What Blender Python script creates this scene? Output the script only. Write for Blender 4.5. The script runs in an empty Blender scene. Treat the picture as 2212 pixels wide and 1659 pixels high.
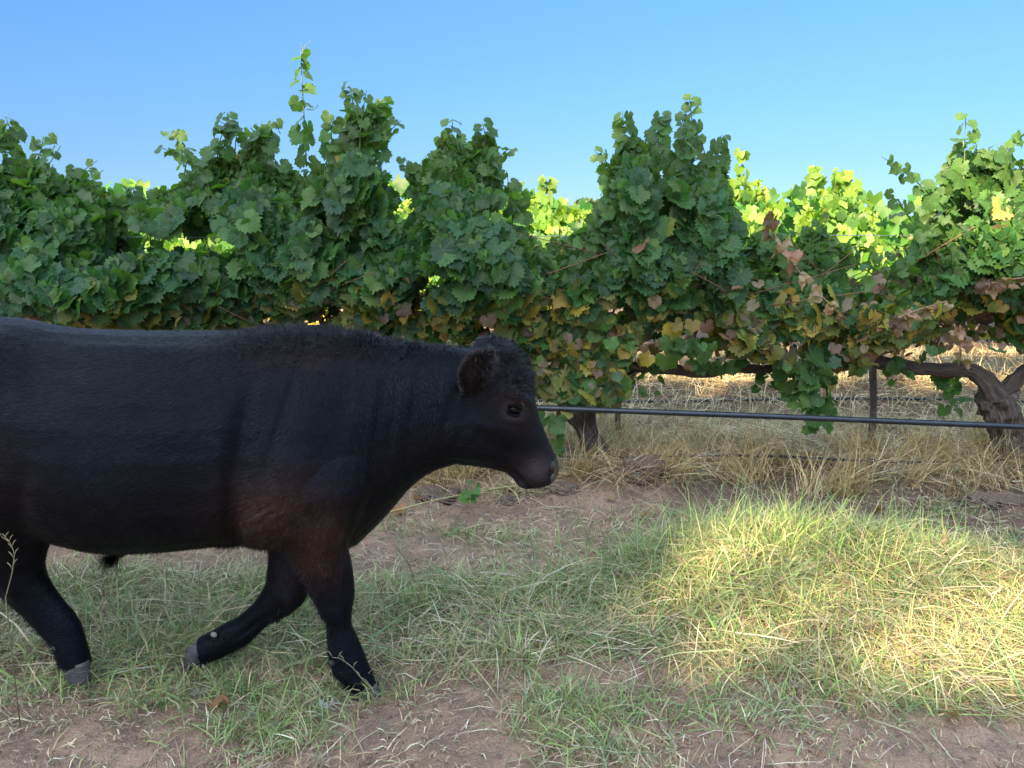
import bpy, math, random
import numpy as np
from mathutils import Vector, Euler
R = math.radians
rng = np.random.default_rng(11)
random.seed(5)
sc = bpy.context.scene
COL = sc.collection

# ------------------------------------------------------------------ camera
H, TH, F = 1.46, R(9.74), 1736.0            # height, pitch down, focal length in 2212-wide units
cam = bpy.data.objects.new("camera", bpy.data.cameras.new("camera"))
COL.objects.link(cam)
cam.location = (0, 0, H)
cam.rotation_euler = (R(90) - TH, 0, 0)
cam.data.sensor_width = 36.0
cam.data.lens = 36.0 * F / 2212.0
cam.data.clip_start = 0.05
cam.data.clip_end = 3000
sc.camera = cam

# ------------------------------------------------------------------ light
SUN_EL, SUN_AZ = R(31), R(58)               # AZ: how far the sun stands behind the camera, measured from the left
SD = Vector((-math.cos(SUN_AZ) * math.cos(SUN_EL), -math.sin(SUN_AZ) * math.cos(SUN_EL), math.sin(SUN_EL)))
world = bpy.data.worlds.new("World"); sc.world = world
world.use_nodes = True
wn, wl = world.node_tree.nodes, world.node_tree.links
sky = wn.new("ShaderNodeTexSky"); sky.sky_type = 'NISHITA'; sky.sun_disc = False
sky.sun_elevation = SUN_EL
sky.sun_rotation = math.atan2(SD.x, SD.y)
sky.air_density = 1.0; sky.dust_density = 0.4; sky.ozone_density = 1.5
bg = wn["Background"]; bg.inputs[1].default_value = 0.12
# clear deep blue low in the sky, overhead boosted brighter and whiter as added fill light
tcw = wn.new("ShaderNodeTexCoord"); spw = wn.new("ShaderNodeSeparateXYZ"); wl.new(tcw.outputs["Generated"], spw.inputs[0])
rpw = wn.new("ShaderNodeValToRGB"); wl.new(spw.outputs[2], rpw.inputs[0])
while len(rpw.color_ramp.elements) < 5: rpw.color_ramp.elements.new(.5)
SKM = 4.2                                   # the ramp holds thirds of the tint
for e_, (p_, c_) in zip(rpw.color_ramp.elements, ((0.0, (.140, .196, .288)), (.10, (.146, .214, .316)), (.28, (.188, .305, .42)), (.50, (2.1, 1.78, 1.42)), (1.0, (4.1, 3.3, 2.35)))):
    e_.position = p_; e_.color = (c_[0] / SKM, c_[1] / SKM, c_[2] / SKM, 1)
mxw = wn.new("ShaderNodeVectorMath"); mxw.operation = 'MULTIPLY'; wl.new(sky.outputs[0], mxw.inputs[0]); wl.new(rpw.outputs[0], mxw.inputs[1])
scw = wn.new("ShaderNodeVectorMath"); scw.operation = 'SCALE'; scw.inputs[3].default_value = SKM; wl.new(mxw.outputs[0], scw.inputs[0])
wl.new(scw.outputs[0], bg.inputs[0])
sl = bpy.data.lights.new("sun", 'SUN'); sl.energy = 4.9; sl.angle = R(0.6); sl.color = (1.0, 0.80, 0.46)
so = bpy.data.objects.new("sun", sl); COL.objects.link(so)
so.rotation_euler = SD.to_track_quat('Z', 'Y').to_euler()
sc.view_settings.view_transform = 'Standard'
sc.view_settings.look = 'None'
sc.view_settings.gamma = 1.0
sc.view_settings.use_curve_mapping = False
sc.view_settings.exposure = 2.1
sc.cycles.max_bounces = 7
sc.cycles.diffuse_bounces = 4
sc.cycles.transparent_max_bounces = 4
sc.cycles.use_denoising = True

# ------------------------------------------------------------------ numeric helpers
def P(px, py, Y):
    """world point on the plane y = Y seen at a place of the photograph (2212 units wide)"""
    dx = (px - 1106.0) / F; dy = (829.5 - py) / F
    t = Y / (math.cos(TH) + dy * math.sin(TH))
    return np.array((dx * t, Y, H + (-math.sin(TH) + dy * math.cos(TH)) * t))

def G(px, py):
    dx = (px - 1106.0) / F; dy = (829.5 - py) / F
    t = -H / (-math.sin(TH) + dy * math.cos(TH))
    return np.array((dx * t, (math.cos(TH) + dy * math.sin(TH)) * t))

def _hash(i, j, k, s):
    n = (i * 374761393 + j * 668265263 + k * 2147483647 + s * 1274126177) & 0xFFFFFFFF
    n = ((n ^ (n >> 13)) * 1274126177) & 0xFFFFFFFF
    return ((n ^ (n >> 16)) & 0xFFFFFF) / float(0xFFFFFF)

def noise(x, y, z=None, s=0):
    x = np.asarray(x, float); y = np.asarray(y, float)
    z = np.zeros_like(x) if z is None else np.asarray(z, float)
    xi, yi, zi = np.floor(x).astype(np.int64), np.floor(y).astype(np.int64), np.floor(z).astype(np.int64)
    fx, fy, fz = x - xi, y - yi, z - zi
    fx, fy, fz = [f * f * (3 - 2 * f) for f in (fx, fy, fz)]
    o = 0
    for a in (0, 1):
        for b in (0, 1):
            for c in (0, 1):
                o = o + _hash(xi + a, yi + b, zi + c, s) * (fx if a else 1 - fx) * (fy if b else 1 - fy) * (fz if c else 1 - fz)
    return o

def fbm(x, y, z=None, s=0, o=3):
    r, a, t = 0, 1.0, 0
    for k in range(o):
        r = r + a * noise(np.asarray(x) * 2 ** k, np.asarray(y) * 2 ** k, None if z is None else np.asarray(z) * 2 ** k, s + k)
        t += a; a *= 0.5
    return r / t

def sstep(a, b, x):
    t = np.clip((np.asarray(x, float) - a) / (b - a), 0, 1)
    return t * t * (3 - 2 * t)

def unit(v):
    return v / np.maximum(np.linalg.norm(v, axis=-1, keepdims=True), 1e-9)

def tri_mesh(name, V, T, col=None, uv=None, smooth=True):
    V = np.ascontiguousarray(V, np.float32); T = np.ascontiguousarray(T, np.int32)
    me = bpy.data.meshes.new(name)
    n, f = len(V), len(T); k = T.shape[1]
    me.vertices.add(n); me.vertices.foreach_set("co", V.ravel())
    me.loops.add(f * k); me.loops.foreach_set("vertex_index", T.ravel())
    me.polygons.add(f); me.polygons.foreach_set("loop_start", np.arange(0, f * k, k, dtype=np.int32))
    me.polygons.foreach_set("use_smooth", np.full(f, smooth, dtype=bool))
    if col is not None:
        c = np.ones((n, 4), np.float32); c[:, :3] = col
        me.attributes.new("tint", 'FLOAT_COLOR', 'POINT').data.foreach_set("color", c.ravel())
    if uv is not None:
        u = np.zeros((n, 3), np.float32); u[:, :uv.shape[1]] = uv
        me.attributes.new("local", 'FLOAT_VECTOR', 'POINT').data.foreach_set("vector", u.ravel())
    me.update(calc_edges=True)
    return me

def put(name, me, mat, parent=None, loc=None):
    o = bpy.data.objects.new(name, me); COL.objects.link(o)
    if mat is not None and len(me.materials) == 0: me.materials.append(mat)
    if parent is not None: o.parent = parent
    if loc is not None: o.location = loc
    return o

def tag(o, label, cat, group=None, kind=None):
    if label: o["label"] = label
    if cat: o["category"] = cat
    if group: o["group"] = group
    if kind: o["kind"] = kind
    return o

def thing(name, label, cat, loc=(0, 0, 0), group=None):
    o = bpy.data.objects.new(name, None); COL.objects.link(o); o.location = loc
    o.empty_display_size = 0.1
    return tag(o, label, cat, group)

# ------------------------------------------------------------------ material helpers
class M:
    def __init__(s, name, rough=0.6, spec=0.3):
        s.m = bpy.data.materials.new(name); s.m.use_nodes = True
        s.t = s.m.node_tree; s.n = s.t.nodes; s.b = s.n["Principled BSDF"]; s.out = s.n["Material Output"]
        s.b.inputs["Roughness"].default_value = rough
        s.b.inputs["Specular IOR Level"].default_value = spec
    def node(s, typ, **kw):
        nd = s.n.new(typ)
        for k, v in kw.items():
            if k.startswith("i_"):
                key = k[2:]; key = int(key) if key.isdigit() else key.replace("_", " ")
                if isinstance(v, bpy.types.NodeSocket): s.t.links.new(v, nd.inputs[key])
                else: nd.inputs[key].default_value = v
            else: setattr(nd, k, v)
        return nd
    def link(s, a, b): s.t.links.new(a, b)
    def math(s, op, a, b=0.0, c=0.0, clamp=False):
        nd = s.node("ShaderNodeMath", operation=op); nd.use_clamp = clamp
        for i, v in enumerate((a, b, c)):
            if isinstance(v, bpy.types.NodeSocket): s.link(v, nd.inputs[i])
            else: nd.inputs[i].default_value = v
        return nd.outputs[0]
    def mix(s, fac, a, b, mode='MIX'):
        nd = s.node("ShaderNodeMix", data_type='RGBA', blend_type=mode)
        for key, v in ((0, fac), (6, a), (7, b)):
            if isinstance(v, bpy.types.NodeSocket): s.link(v, nd.inputs[key])
            else: nd.inputs[key].default_value = v if key == 0 else (*v, 1.0)
        return nd.outputs[2]
    def noise(s, scale, detail=3.0, rough=0.55, coord=None, sc3=None):
        nd = s.node("ShaderNodeTexNoise"); nd.inputs["Scale"].default_value = scale
        nd.inputs["Detail"].default_value = detail; nd.inputs["Roughness"].default_value = rough
        if coord is None:
            coord = s.node("ShaderNodeTexCoord").outputs["Object"]
        if sc3 is not None:
            mp = s.node("ShaderNodeMapping"); mp.inputs["Scale"].default_value = sc3
            s.link(coord, mp.inputs["Vector"]); coord = mp.outputs[0]
        s.link(coord, nd.inputs["Vector"])
        return nd.outputs["Fac"]
    def ramp(s, fac, stops):
        nd = s.node("ShaderNodeValToRGB"); cr = nd.color_ramp
        while len(cr.elements) < len(stops): cr.elements.new(0.5)
        for e, (p, c) in zip(cr.elements, stops):
            e.position = p; e.color = (*c, 1.0)
        s.link(fac, nd.inputs[0]); return nd.outputs[0]
    def bump(s, h, strength, dist):
        nd = s.node("ShaderNodeBump"); nd.inputs["Strength"].default_value = strength
        nd.inputs["Distance"].default_value = dist
        s.link(h, nd.inputs["Height"]); s.link(nd.outputs[0], s.b.inputs["Normal"]); return nd.outputs[0]
    def attr(s, name):
        return s.node("ShaderNodeAttribute", attribute_name=name)
    def base(s, c):
        if isinstance(c, bpy.types.NodeSocket): s.link(c, s.b.inputs["Base Color"])
        else: s.b.inputs["Base Color"].default_value = (*c, 1.0)

def leaf_material(name, trans=0.33, veins=True):
    m = M(name, 0.48, 0.35)
    a = m.attr("tint"); col = a.outputs["Color"]
    loc = m.attr("local").outputs["Vector"]
    n1 = m.noise(28, 3)
    col = m.mix(m.math('MULTIPLY', n1, 0.55), col, (0.55, 0.62, 0.45), 'MULTIPLY')
    if veins:
        xyz = m.node("ShaderNodeSeparateXYZ"); m.link(loc, xyz.inputs[0])
        ax = m.math('ABSOLUTE', xyz.outputs[0]); y = xyz.outputs[1]
        d = ax
        for deg in (50, 102):
            c_, s_ = math.cos(R(deg)), math.sin(R(deg))
            d = m.math('MINIMUM', d, m.math('ABSOLUTE', m.math('SUBTRACT', m.math('MULTIPLY', ax, c_), m.math('MULTIPLY', y, s_))))
        v = m.math('SUBTRACT', 1.0, m.math('MULTIPLY', d, 28.0), clamp=True)
        col = m.mix(m.math('MULTIPLY', v, 0.28), col, (0.24, 0.30, 0.12))
        m.bump(m.math('ADD', v, m.noise(90, 2)), 0.35, 0.004)
    geo = m.node("ShaderNodeNewGeometry")
    under = m.mix(0.35, col, (0.20, 0.24, 0.15))
    col2 = m.mix(geo.outputs["Backfacing"], col, under)
    m.base(col2)
    tr = m.node("ShaderNodeBsdfTranslucent")
    m.link(m.mix(1.0, col, (1.9, 2.3, 0.55), 'MULTIPLY'), tr.inputs["Color"])
    mx = m.node("ShaderNodeMixShader"); mx.inputs[0].default_value = trans
    m.link(m.b.outputs[0], mx.inputs[1]); m.link(tr.outputs[0], mx.inputs[2])
    m.link(mx.outputs[0], m.out.inputs["Surface"])
    return m.m

def blade_material(name, trans=0.25, rough=0.55):
    m = M(name, rough, 0.3)
    col = m.attr("tint").outputs["Color"]
    m.base(col)
    tr = m.node("ShaderNodeBsdfTranslucent"); m.link(m.mix(1.0, col, (1.3, 1.4, 0.8), 'MULTIPLY'), tr.inputs["Color"])
    mx = m.node("ShaderNodeMixShader"); mx.inputs[0].default_value = trans
    m.link(m.b.outputs[0], mx.inputs[1]); m.link(tr.outputs[0], mx.inputs[2])
    m.link(mx.outputs[0], m.out.inputs["Surface"])
    return m.m

def plain(name, c, rough=0.6, spec=0.3, var=0.3, scale=20, bump=0.0):
    m = M(name, rough, spec)
    n = m.noise(scale, 4)
    m.base(m.ramp(n, [(0.25, tuple(x * (1 - var) for x in c)), (0.75, tuple(min(1, x * (1 + var)) for x in c))]))
    if bump: m.bump(n, bump, 0.01)
    return m.m

def bark_material():
    m = M("vine_bark", 0.9, 0.15)
    a = m.attr("local").outputs["Vector"]
    n = m.noise(1.0, 6, 0.7, a, (6, 6, 2.2)); n2 = m.noise(1.0, 4, 0.65, a, (26, 26, 6))
    n3 = m.math('ADD', m.math('MULTIPLY', n, 0.6), m.math('MULTIPLY', n2, 0.4))
    m.base(m.ramp(n3, [(0.3, (0.018, 0.014, 0.012)), (0.5, (0.12, 0.095, 0.08)), (0.68, (0.34, 0.285, 0.245))]))
    m.bump(n3, 1.0, 0.035)
    return m.m

MAT_LEAF = leaf_material("vine_leaf")
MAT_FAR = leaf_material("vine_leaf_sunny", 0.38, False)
MAT_GUM = leaf_material("gum_leaf", 0.12, False)
MAT_BLADE = blade_material("grass_blade")
MAT_STRAW = blade_material("straw", 0.12, 0.65)
MAT_BARK = bark_material()
MAT_CANE = plain("cane_bark", (0.15, 0.075, 0.045), 0.6, 0.3, 0.4, 60, 0.4)
MAT_SHOOT = plain("green_shoot", (0.10, 0.15, 0.05), 0.55, 0.3, 0.3, 60)
MAT_POLE = plain("weathered_wood", (0.12, 0.10, 0.085), 0.85, 0.2, 0.4, 30, 0.6)
MAT_WIRE = plain("galvanised_wire", (0.35, 0.36, 0.38), 0.4, 0.5, 0.2, 60)

# ------------------------------------------------------------------ terrain
def hump(x, y):
    a = np.exp(-((x - 1.25) / 0.75) ** 2 - ((y - 3.35) / 0.42) ** 2) * 0.19
    return a
CLODS = [(*G(1385, 1062), 0.16, 0.10), (*G(1210, 1085), 0.13, 0.05), (*G(930, 1085), 0.22, 0.06), (*G(1000, 1070), 0.12, 0.05),
         (*G(1095, 1050), 0.10, 0.06), (*G(2140, 1100), 0.25, 0.05), (*G(1800, 1120), 0.25, 0.035), (*G(1700, 1605), 0.16, 0.035),
         (*G(760, 1560), 0.2, 0.03), (*G(1060, 1545), 0.22, 0.03), (*G(200, 1610), 0.18, 0.03)]
def terrain(x, y):
    x = np.asarray(x, float); y = np.asarray(y, float)
    near = np.exp(-(np.maximum(np.abs(x) - 5, 0) / 6) ** 2 - (np.maximum(np.abs(y - 4) - 5, 0) / 6) ** 2)
    z = (fbm(x * 0.9, y * 0.9, s=3) - 0.5) * 0.10 * near
    z = z + (fbm(x * 5, y * 5, s=9) - 0.5) * 0.045 * near + (fbm(x * 19, y * 19, s=19, o=2) - 0.5) * 0.026 * near
    z = z + hump(x, y)
    z = z + 0.07 * np.exp(-((y - 5.3) / 0.6) ** 2) * near + 0.07 * np.exp(-((y - 8.1) / 0.6) ** 2) * near
    for cx, cy, r, h in CLODS:
        q = np.exp(-((x - cx) / r) ** 2 - ((y - cy) / (r * 0.8)) ** 2)
        z = z + h * q * (0.5 + 1.0 * noise(x * 14, y * 14, s=31))
    z = z - 0.03 * np.exp(-((x + 1.1) / 0.9) ** 2 - ((y - 2.6) / 0.35) ** 2) + 0.01 * np.exp(-((y - 4.1) / 0.3) ** 2)
    return z

def axis(fine0, fine1, step, end0, end1):
    a = list(np.arange(fine0, fine1 + 1e-6, step)); d = step
    while a[-1] < end1: d *= 1.35; a.append(a[-1] + d)
    d = step; b = []
    v = fine0
    while v > end0: d *= 1.35; v -= d; b.append(v)
    return np.array(b[::-1] + a)
gx, gy = axis(-3.5, 3.5, 0.02, -900, 900), axis(1.7, 6.2, 0.02, -60, 1500)
X, Y = np.meshgrid(gx, gy)
Z = terrain(X, Y)
nx, ny = len(gx), len(gy)
idx = np.arange(nx * ny).reshape(ny, nx)
quads = np.stack([idx[:-1, :-1], idx[:-1, 1:], idx[1:, 1:], idx[1:, :-1]], -1).reshape(-1, 4)
m = M("dirt", 0.95, 0.12)
g1, g2, g3 = m.noise(1.3, 5, 0.6), m.noise(9, 5, 0.65), m.noise(120, 4, 0.7)
c = m.ramp(g1, [(0.3, (0.33, 0.215, 0.15)), (0.55, (0.50, 0.32, 0.22)), (0.75, (0.62, 0.42, 0.30))])
c = m.mix(m.math('MULTIPLY', m.ramp(g2, [(0.4, (0, 0, 0)), (0.62, (1, 1, 1))]), 0.55), c, (0.17, 0.128, 0.108))
g4 = m.noise(34, 4, 0.7)
c = m.mix(m.ramp(g4, [(0.56, (0, 0, 0)), (0.68, (.7, .7, .7))]), c, (0.085, 0.06, 0.05))
c = m.mix(0.6, c, m.ramp(g3, [(0.3, (0.5, 0.5, 0.5)), (0.7, (1.4, 1.35, 1.3))]), 'MULTIPLY')
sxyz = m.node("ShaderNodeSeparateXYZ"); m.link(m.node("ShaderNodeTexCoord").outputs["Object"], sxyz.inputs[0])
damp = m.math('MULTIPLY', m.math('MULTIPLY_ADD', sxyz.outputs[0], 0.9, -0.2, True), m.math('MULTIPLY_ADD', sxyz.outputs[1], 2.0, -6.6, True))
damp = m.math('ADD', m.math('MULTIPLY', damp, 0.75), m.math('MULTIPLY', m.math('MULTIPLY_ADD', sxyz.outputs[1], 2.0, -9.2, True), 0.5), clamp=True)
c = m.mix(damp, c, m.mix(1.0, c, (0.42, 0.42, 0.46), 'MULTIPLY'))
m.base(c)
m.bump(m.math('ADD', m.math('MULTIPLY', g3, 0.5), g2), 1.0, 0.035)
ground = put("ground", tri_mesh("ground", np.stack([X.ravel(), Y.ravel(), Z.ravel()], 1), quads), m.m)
tag(ground, "reddish brown bare soil of the vineyard floor", "ground", kind="structure")

# ------------------------------------------------------------------ tubes
def tube_np(pts, rad, seg=8, rough=0.0, seed=0, twist=0.0):
    pts = np.asarray(pts, float); n = len(pts)
    rad = np.broadcast_to(np.asarray(rad, float), (n,))
    tan = unit(np.gradient(pts, axis=0))
    ref = np.array((0, 0, 1.0)) if abs(tan[0][2]) < 0.8 else np.array((1.0, 0, 0))
    V, U = [], []
    u = unit(np.cross(tan[0], ref)); L = 0
    for i in range(n):
        u = unit(u - tan[i] * np.dot(u, tan[i])); w = np.cross(tan[i], u)
        if i: L += np.linalg.norm(pts[i] - pts[i - 1])
        a = np.arange(seg) / seg * 2 * math.pi + twist * L
        r = rad[i]
        if rough:
            r = r * (1 + rough * (2 * noise(np.cos(a) * 1.8 + 7, np.sin(a) * 1.8 + 3, np.full(seg, L * 5.0 + 1), seed) - 1)
                     + rough * 0.5 * (2 * noise(np.cos(a) * 5 + 7, np.sin(a) * 5 + 3, np.full(seg, L * 18.0 + 1), seed + 4) - 1))
        r = np.broadcast_to(r, (seg,))
        V.append(pts[i] + (np.cos(a) * r)[:, None] * u + (np.sin(a) * r)[:, None] * w)
        U.append(np.stack([np.cos(a), np.sin(a), np.full(seg, L * 3)], 1))
    V = np.concatenate(V); U = np.concatenate(U)
    i0 = np.arange(n - 1)[:, None] * seg + np.arange(seg)[None]
    i1 = np.arange(n - 1)[:, None] * seg + (np.arange(seg)[None] + 1) % seg
    T = np.concatenate([np.stack([i0, i1, i1 + seg], -1).reshape(-1, 3), np.stack([i0, i1 + seg, i0 + seg], -1).reshape(-1, 3)])
    caps = [(0, k + 1, k) for k in range(1, seg - 1)] + [((n - 1) * seg, (n - 1) * seg + k, (n - 1) * seg + k + 1) for k in range(1, seg - 1)]
    return V, np.concatenate([T, np.array(caps)]), U

def smooth_path(pts, n):
    pts = np.asarray(pts, float); t = np.linspace(0, 1, len(pts)); s = np.linspace(0, 1, n)
    out = np.stack([np.interp(s, t, pts[:, k]) for k in range(pts.shape[1])], 1)
    for _ in range(max(1, n // (2 * len(pts)))):
        out[1:-1] = (out[:-2] + 2 * out[1:-1] + out[2:]) / 4
    return out

def tube(name, pts, rad, mat, parent=None, loc=(0, 0, 0), seg=8, rough=0.0, seed=0, twist=0.0):
    V, T, U = tube_np(pts, rad, seg, rough, seed, twist)
    return put(name, tri_mesh(name, V - np.asarray(loc, float), T, uv=U), mat, parent)

def join(parts):
    V, T, C, U, o = [], [], [], [], 0
    for p in parts:
        V.append(p[0]); T.append(p[1] + o); o += len(p[0])
        if len(p) > 2: C.append(p[2])
        if len(p) > 3: U.append(p[3])
    return (np.concatenate(V), np.concatenate(T), np.concatenate(C) if C else None, np.concatenate(U) if U else None)

# ------------------------------------------------------------------ vine leaves
DEG0 = [0, 10, 22, 30, 42, 54, 66, 78, 86, 98, 112, 126, 140, 154, 166, 176]
RAD0 = [1.0, .95, .86, .82, .90, .95, .90, .83, .80, .86, .88, .82, .77, .68, .52, .18]
DEG = list(np.linspace(0, 176, 21))
RAD = [float(np.interp(d_, DEG0, RAD0)) * (1.05 if k_ % 2 == 0 else .90) for k_, d_ in enumerate(DEG)]; RAD[-1] = .14
def leaf_template(seed, detail=True):
    q = np.random.default_rng(seed)
    half = [(d, r * (1 + q.uniform(-.05, .05))) for d, r in zip(DEG, RAD)]
    half2 = [(-d, r * (1 + q.uniform(-.05, .05))) for d, r in zip(DEG, RAD)][1:]
    pol = half2[::-1] + half                        # 41 points, from one side of the stalk to the other
    th = np.array([R(p[0]) for p in pol]); r = np.array([p[1] for p in pol])
    th = th + q.uniform(-.03, .03, len(th))
    fold, droop, ph, wav = q.uniform(-.05, .42), q.uniform(.05, .60), q.uniform(0, 6.28), q.uniform(.04, .13)
    curl = q.uniform(-.25, .3)
    def z(x, y, th_, r_):
        return fold * np.abs(x) - droop * np.maximum(y, 0) ** 2 * 0.8 - curl * x * x + wav * np.sin(5 * th_ + ph) * r_ ** 2
    def pts(k, sel):
        x, y = k * r[sel] * np.sin(th[sel]), k * r[sel] * np.cos(th[sel])
        return np.stack([x, y, z(x, y, th[sel], k * r[sel])], 1)
    if detail:
        out = pts(1.0, np.arange(41)); inn = pts(0.55, np.arange(0, 41, 4))
        V = np.concatenate([[[0, 0, 0]], inn, out]); T = []
        for k in range(10):
            i0, i1, o0 = 1 + k, 2 + k, 12 + 4 * k
            T += [(0, i1, i0), (i0, o0 + 1, o0), (i0, o0 + 2, o0 + 1), (i0, i1, o0 + 2), (i1, o0 + 3, o0 + 2), (i1, o0 + 4, o0 + 3)]
    else:
        sel = np.array([0, 4, 7, 11, 14, 17, 20, 23, 26, 29, 33, 36, 40])
        V = np.concatenate([[[0, 0, 0]], pts(1.0, sel)])
        T = [(0, k + 2, k + 1) for k in range(12)]
    return V, np.array(T)
TPL = [leaf_template(40 + k) for k in range(9)]
TPL_LOW = [leaf_template(80 + k, False) for k in range(6)]

def leaves_np(pos, nrm, tip, size, col, tpl=TPL):
    """every leaf: its place, the way its upper side faces, the way its tip hangs"""
    nrm = unit(nrm); ty = tip - nrm * np.sum(tip * nrm, 1, keepdims=True); ty = unit(ty); tx = np.cross(ty, nrm)
    which = rng.integers(0, len(tpl), len(pos)); parts = []
    for k in range(len(tpl)):
        s = np.where(which == k)[0]
        if not len(s): continue
        V0, T0 = tpl[k]
        W = (V0[None, :, 0:1] * tx[s][:, None] + V0[None, :, 1:2] * ty[s][:, None] + V0[None, :, 2:3] * nrm[s][:, None]) * size[s][:, None, None] + pos[s][:, None]
        n = len(V0)
        T = (T0[None] + (np.arange(len(s)) * n)[:, None, None]).reshape(-1, 3)
        C = np.repeat(col[s], n, axis=0)
        edge = np.tile((np.linalg.norm(V0[:, :2], axis=1) > 0.5).astype(float), len(s))
        C = C * (1 + 0.12 * edge[:, None])
        parts.append((W.reshape(-1, 3), T, C, np.tile(V0, (len(s), 1))))
    return join(parts)

GREEN = np.array([(0.036, 0.098, 0.030), (0.045, 0.115, 0.034), (0.055, 0.13, 0.034), (0.038, 0.105, 0.042), (0.075, 0.15, 0.038)])
YELLOW = np.array([(0.36, 0.26, 0.045), (0.27, 0.25, 0.05), (0.42, 0.29, 0.07), (0.20, 0.22, 0.05)])
BROWN = np.array([(0.19, 0.10, 0.055), (0.28, 0.17, 0.11), (0.13, 0.07, 0.045), (0.30, 0.20, 0.14)])
GREEN = np.concatenate([GREEN * np.array((.62, .74, .70)), GREEN[[2, 4]] * np.array((1.05, 1.05, .9))])
def pick(pal, n):
    return pal[rng.integers(0, len(pal), n)] * rng.uniform(.72, 1.34, (n, 1)) * rng.uniform(.9, 1.1, (n, 3))

NY = 5.1                                             # near row
TOP = [(-700, 330), (-500, 300), (-300, 350), (-100, 290), (0, 262), (20, 285), (40, 310), (80, 300), (110, 325), (150, 360), (200, 380), (250, 400), (300, 420), (345, 420), (385, 405), (420, 330), (440, 290), (490, 256),
       (540, 265), (580, 275), (605, 330), (640, 350), (690, 350), (705, 290), (722, 262), (760, 225), (790, 225), (830, 225), (850, 285), (880, 325), (910, 360), (940, 330), (960, 280), (985, 275), (1010, 300), (1040, 285),
       (1070, 300), (1085, 345), (1105, 400), (1130, 430), (1150, 465), (1175, 505), (1200, 525), (1235, 505), (1265, 450), (1295, 415), (1320, 360), (1345, 262), (1375, 252), (1400, 265), (1435, 265), (1460, 290), (1485, 260), (1510, 265), (1535, 295),
       (1562, 320), (1570, 380), (1568, 430), (1590, 490), (1625, 515), (1670, 490), (1710, 465), (1745, 475), (1790, 500), (1850, 525), (1890, 545), (1930, 540), (1955, 505), (1985, 450), (2020, 420), (2050, 390), (2065, 320), (2090, 290), (2115, 310), (2150, 300),
       (2212, 292), (2350, 330), (2500, 300), (2700, 380), (2900, 320)]
topx = np.array([P(a, b, NY)[0] for a, b in TOP]); topz = np.array([P(a, b, NY)[2] for a, b in TOP])
def near_top(x): return np.interp(x, topx, topz)
BOT = [(-700, 780), (0, 770), (400, 780), (800, 770), (1000, 775), (1130, 800), (1180, 850), (1240, 865), (1300, 860), (1360, 815), (1400, 770), (1480, 755), (1560, 745), (1640, 755), (1700, 810), (1760, 830), (1810, 790), (1850, 750), (2000, 740), (2060, 735), (2100, 735), (2160, 730), (2212, 745), (2900, 780)]
botx = np.array([P(a, b, NY)[0] for a, b in BOT]); botz = np.array([P(a, b, NY)[2] for a, b in BOT])
FY = 8.0                                             # far row
FTOP = [(-400, 380), (0, 415), (60, 440), (200, 430), (310, 420), (335, 375), (360, 410), (420, 440), (450, 400), (480, 420), (600, 400), (800, 410), (1000, 420), (1130, 425), (1150, 412), (1180, 392), (1215, 400), (1245, 440), (1285, 455), (1400, 400), (1550, 405), (1585, 370),
        (1602, 322), (1625, 372), (1655, 405), (1700, 442), (1748, 432), (1757, 358), (1792, 352), (1832, 372), (1852, 425), (1890, 468), (1930, 455), (1965, 500), (2050, 440), (2212, 420), (2600, 400)]
ftx = np.array([P(a, b, FY)[0] for a, b in FTOP]); ftz = np.array([P(a, b, FY)[2] for a, b in FTOP])

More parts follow.
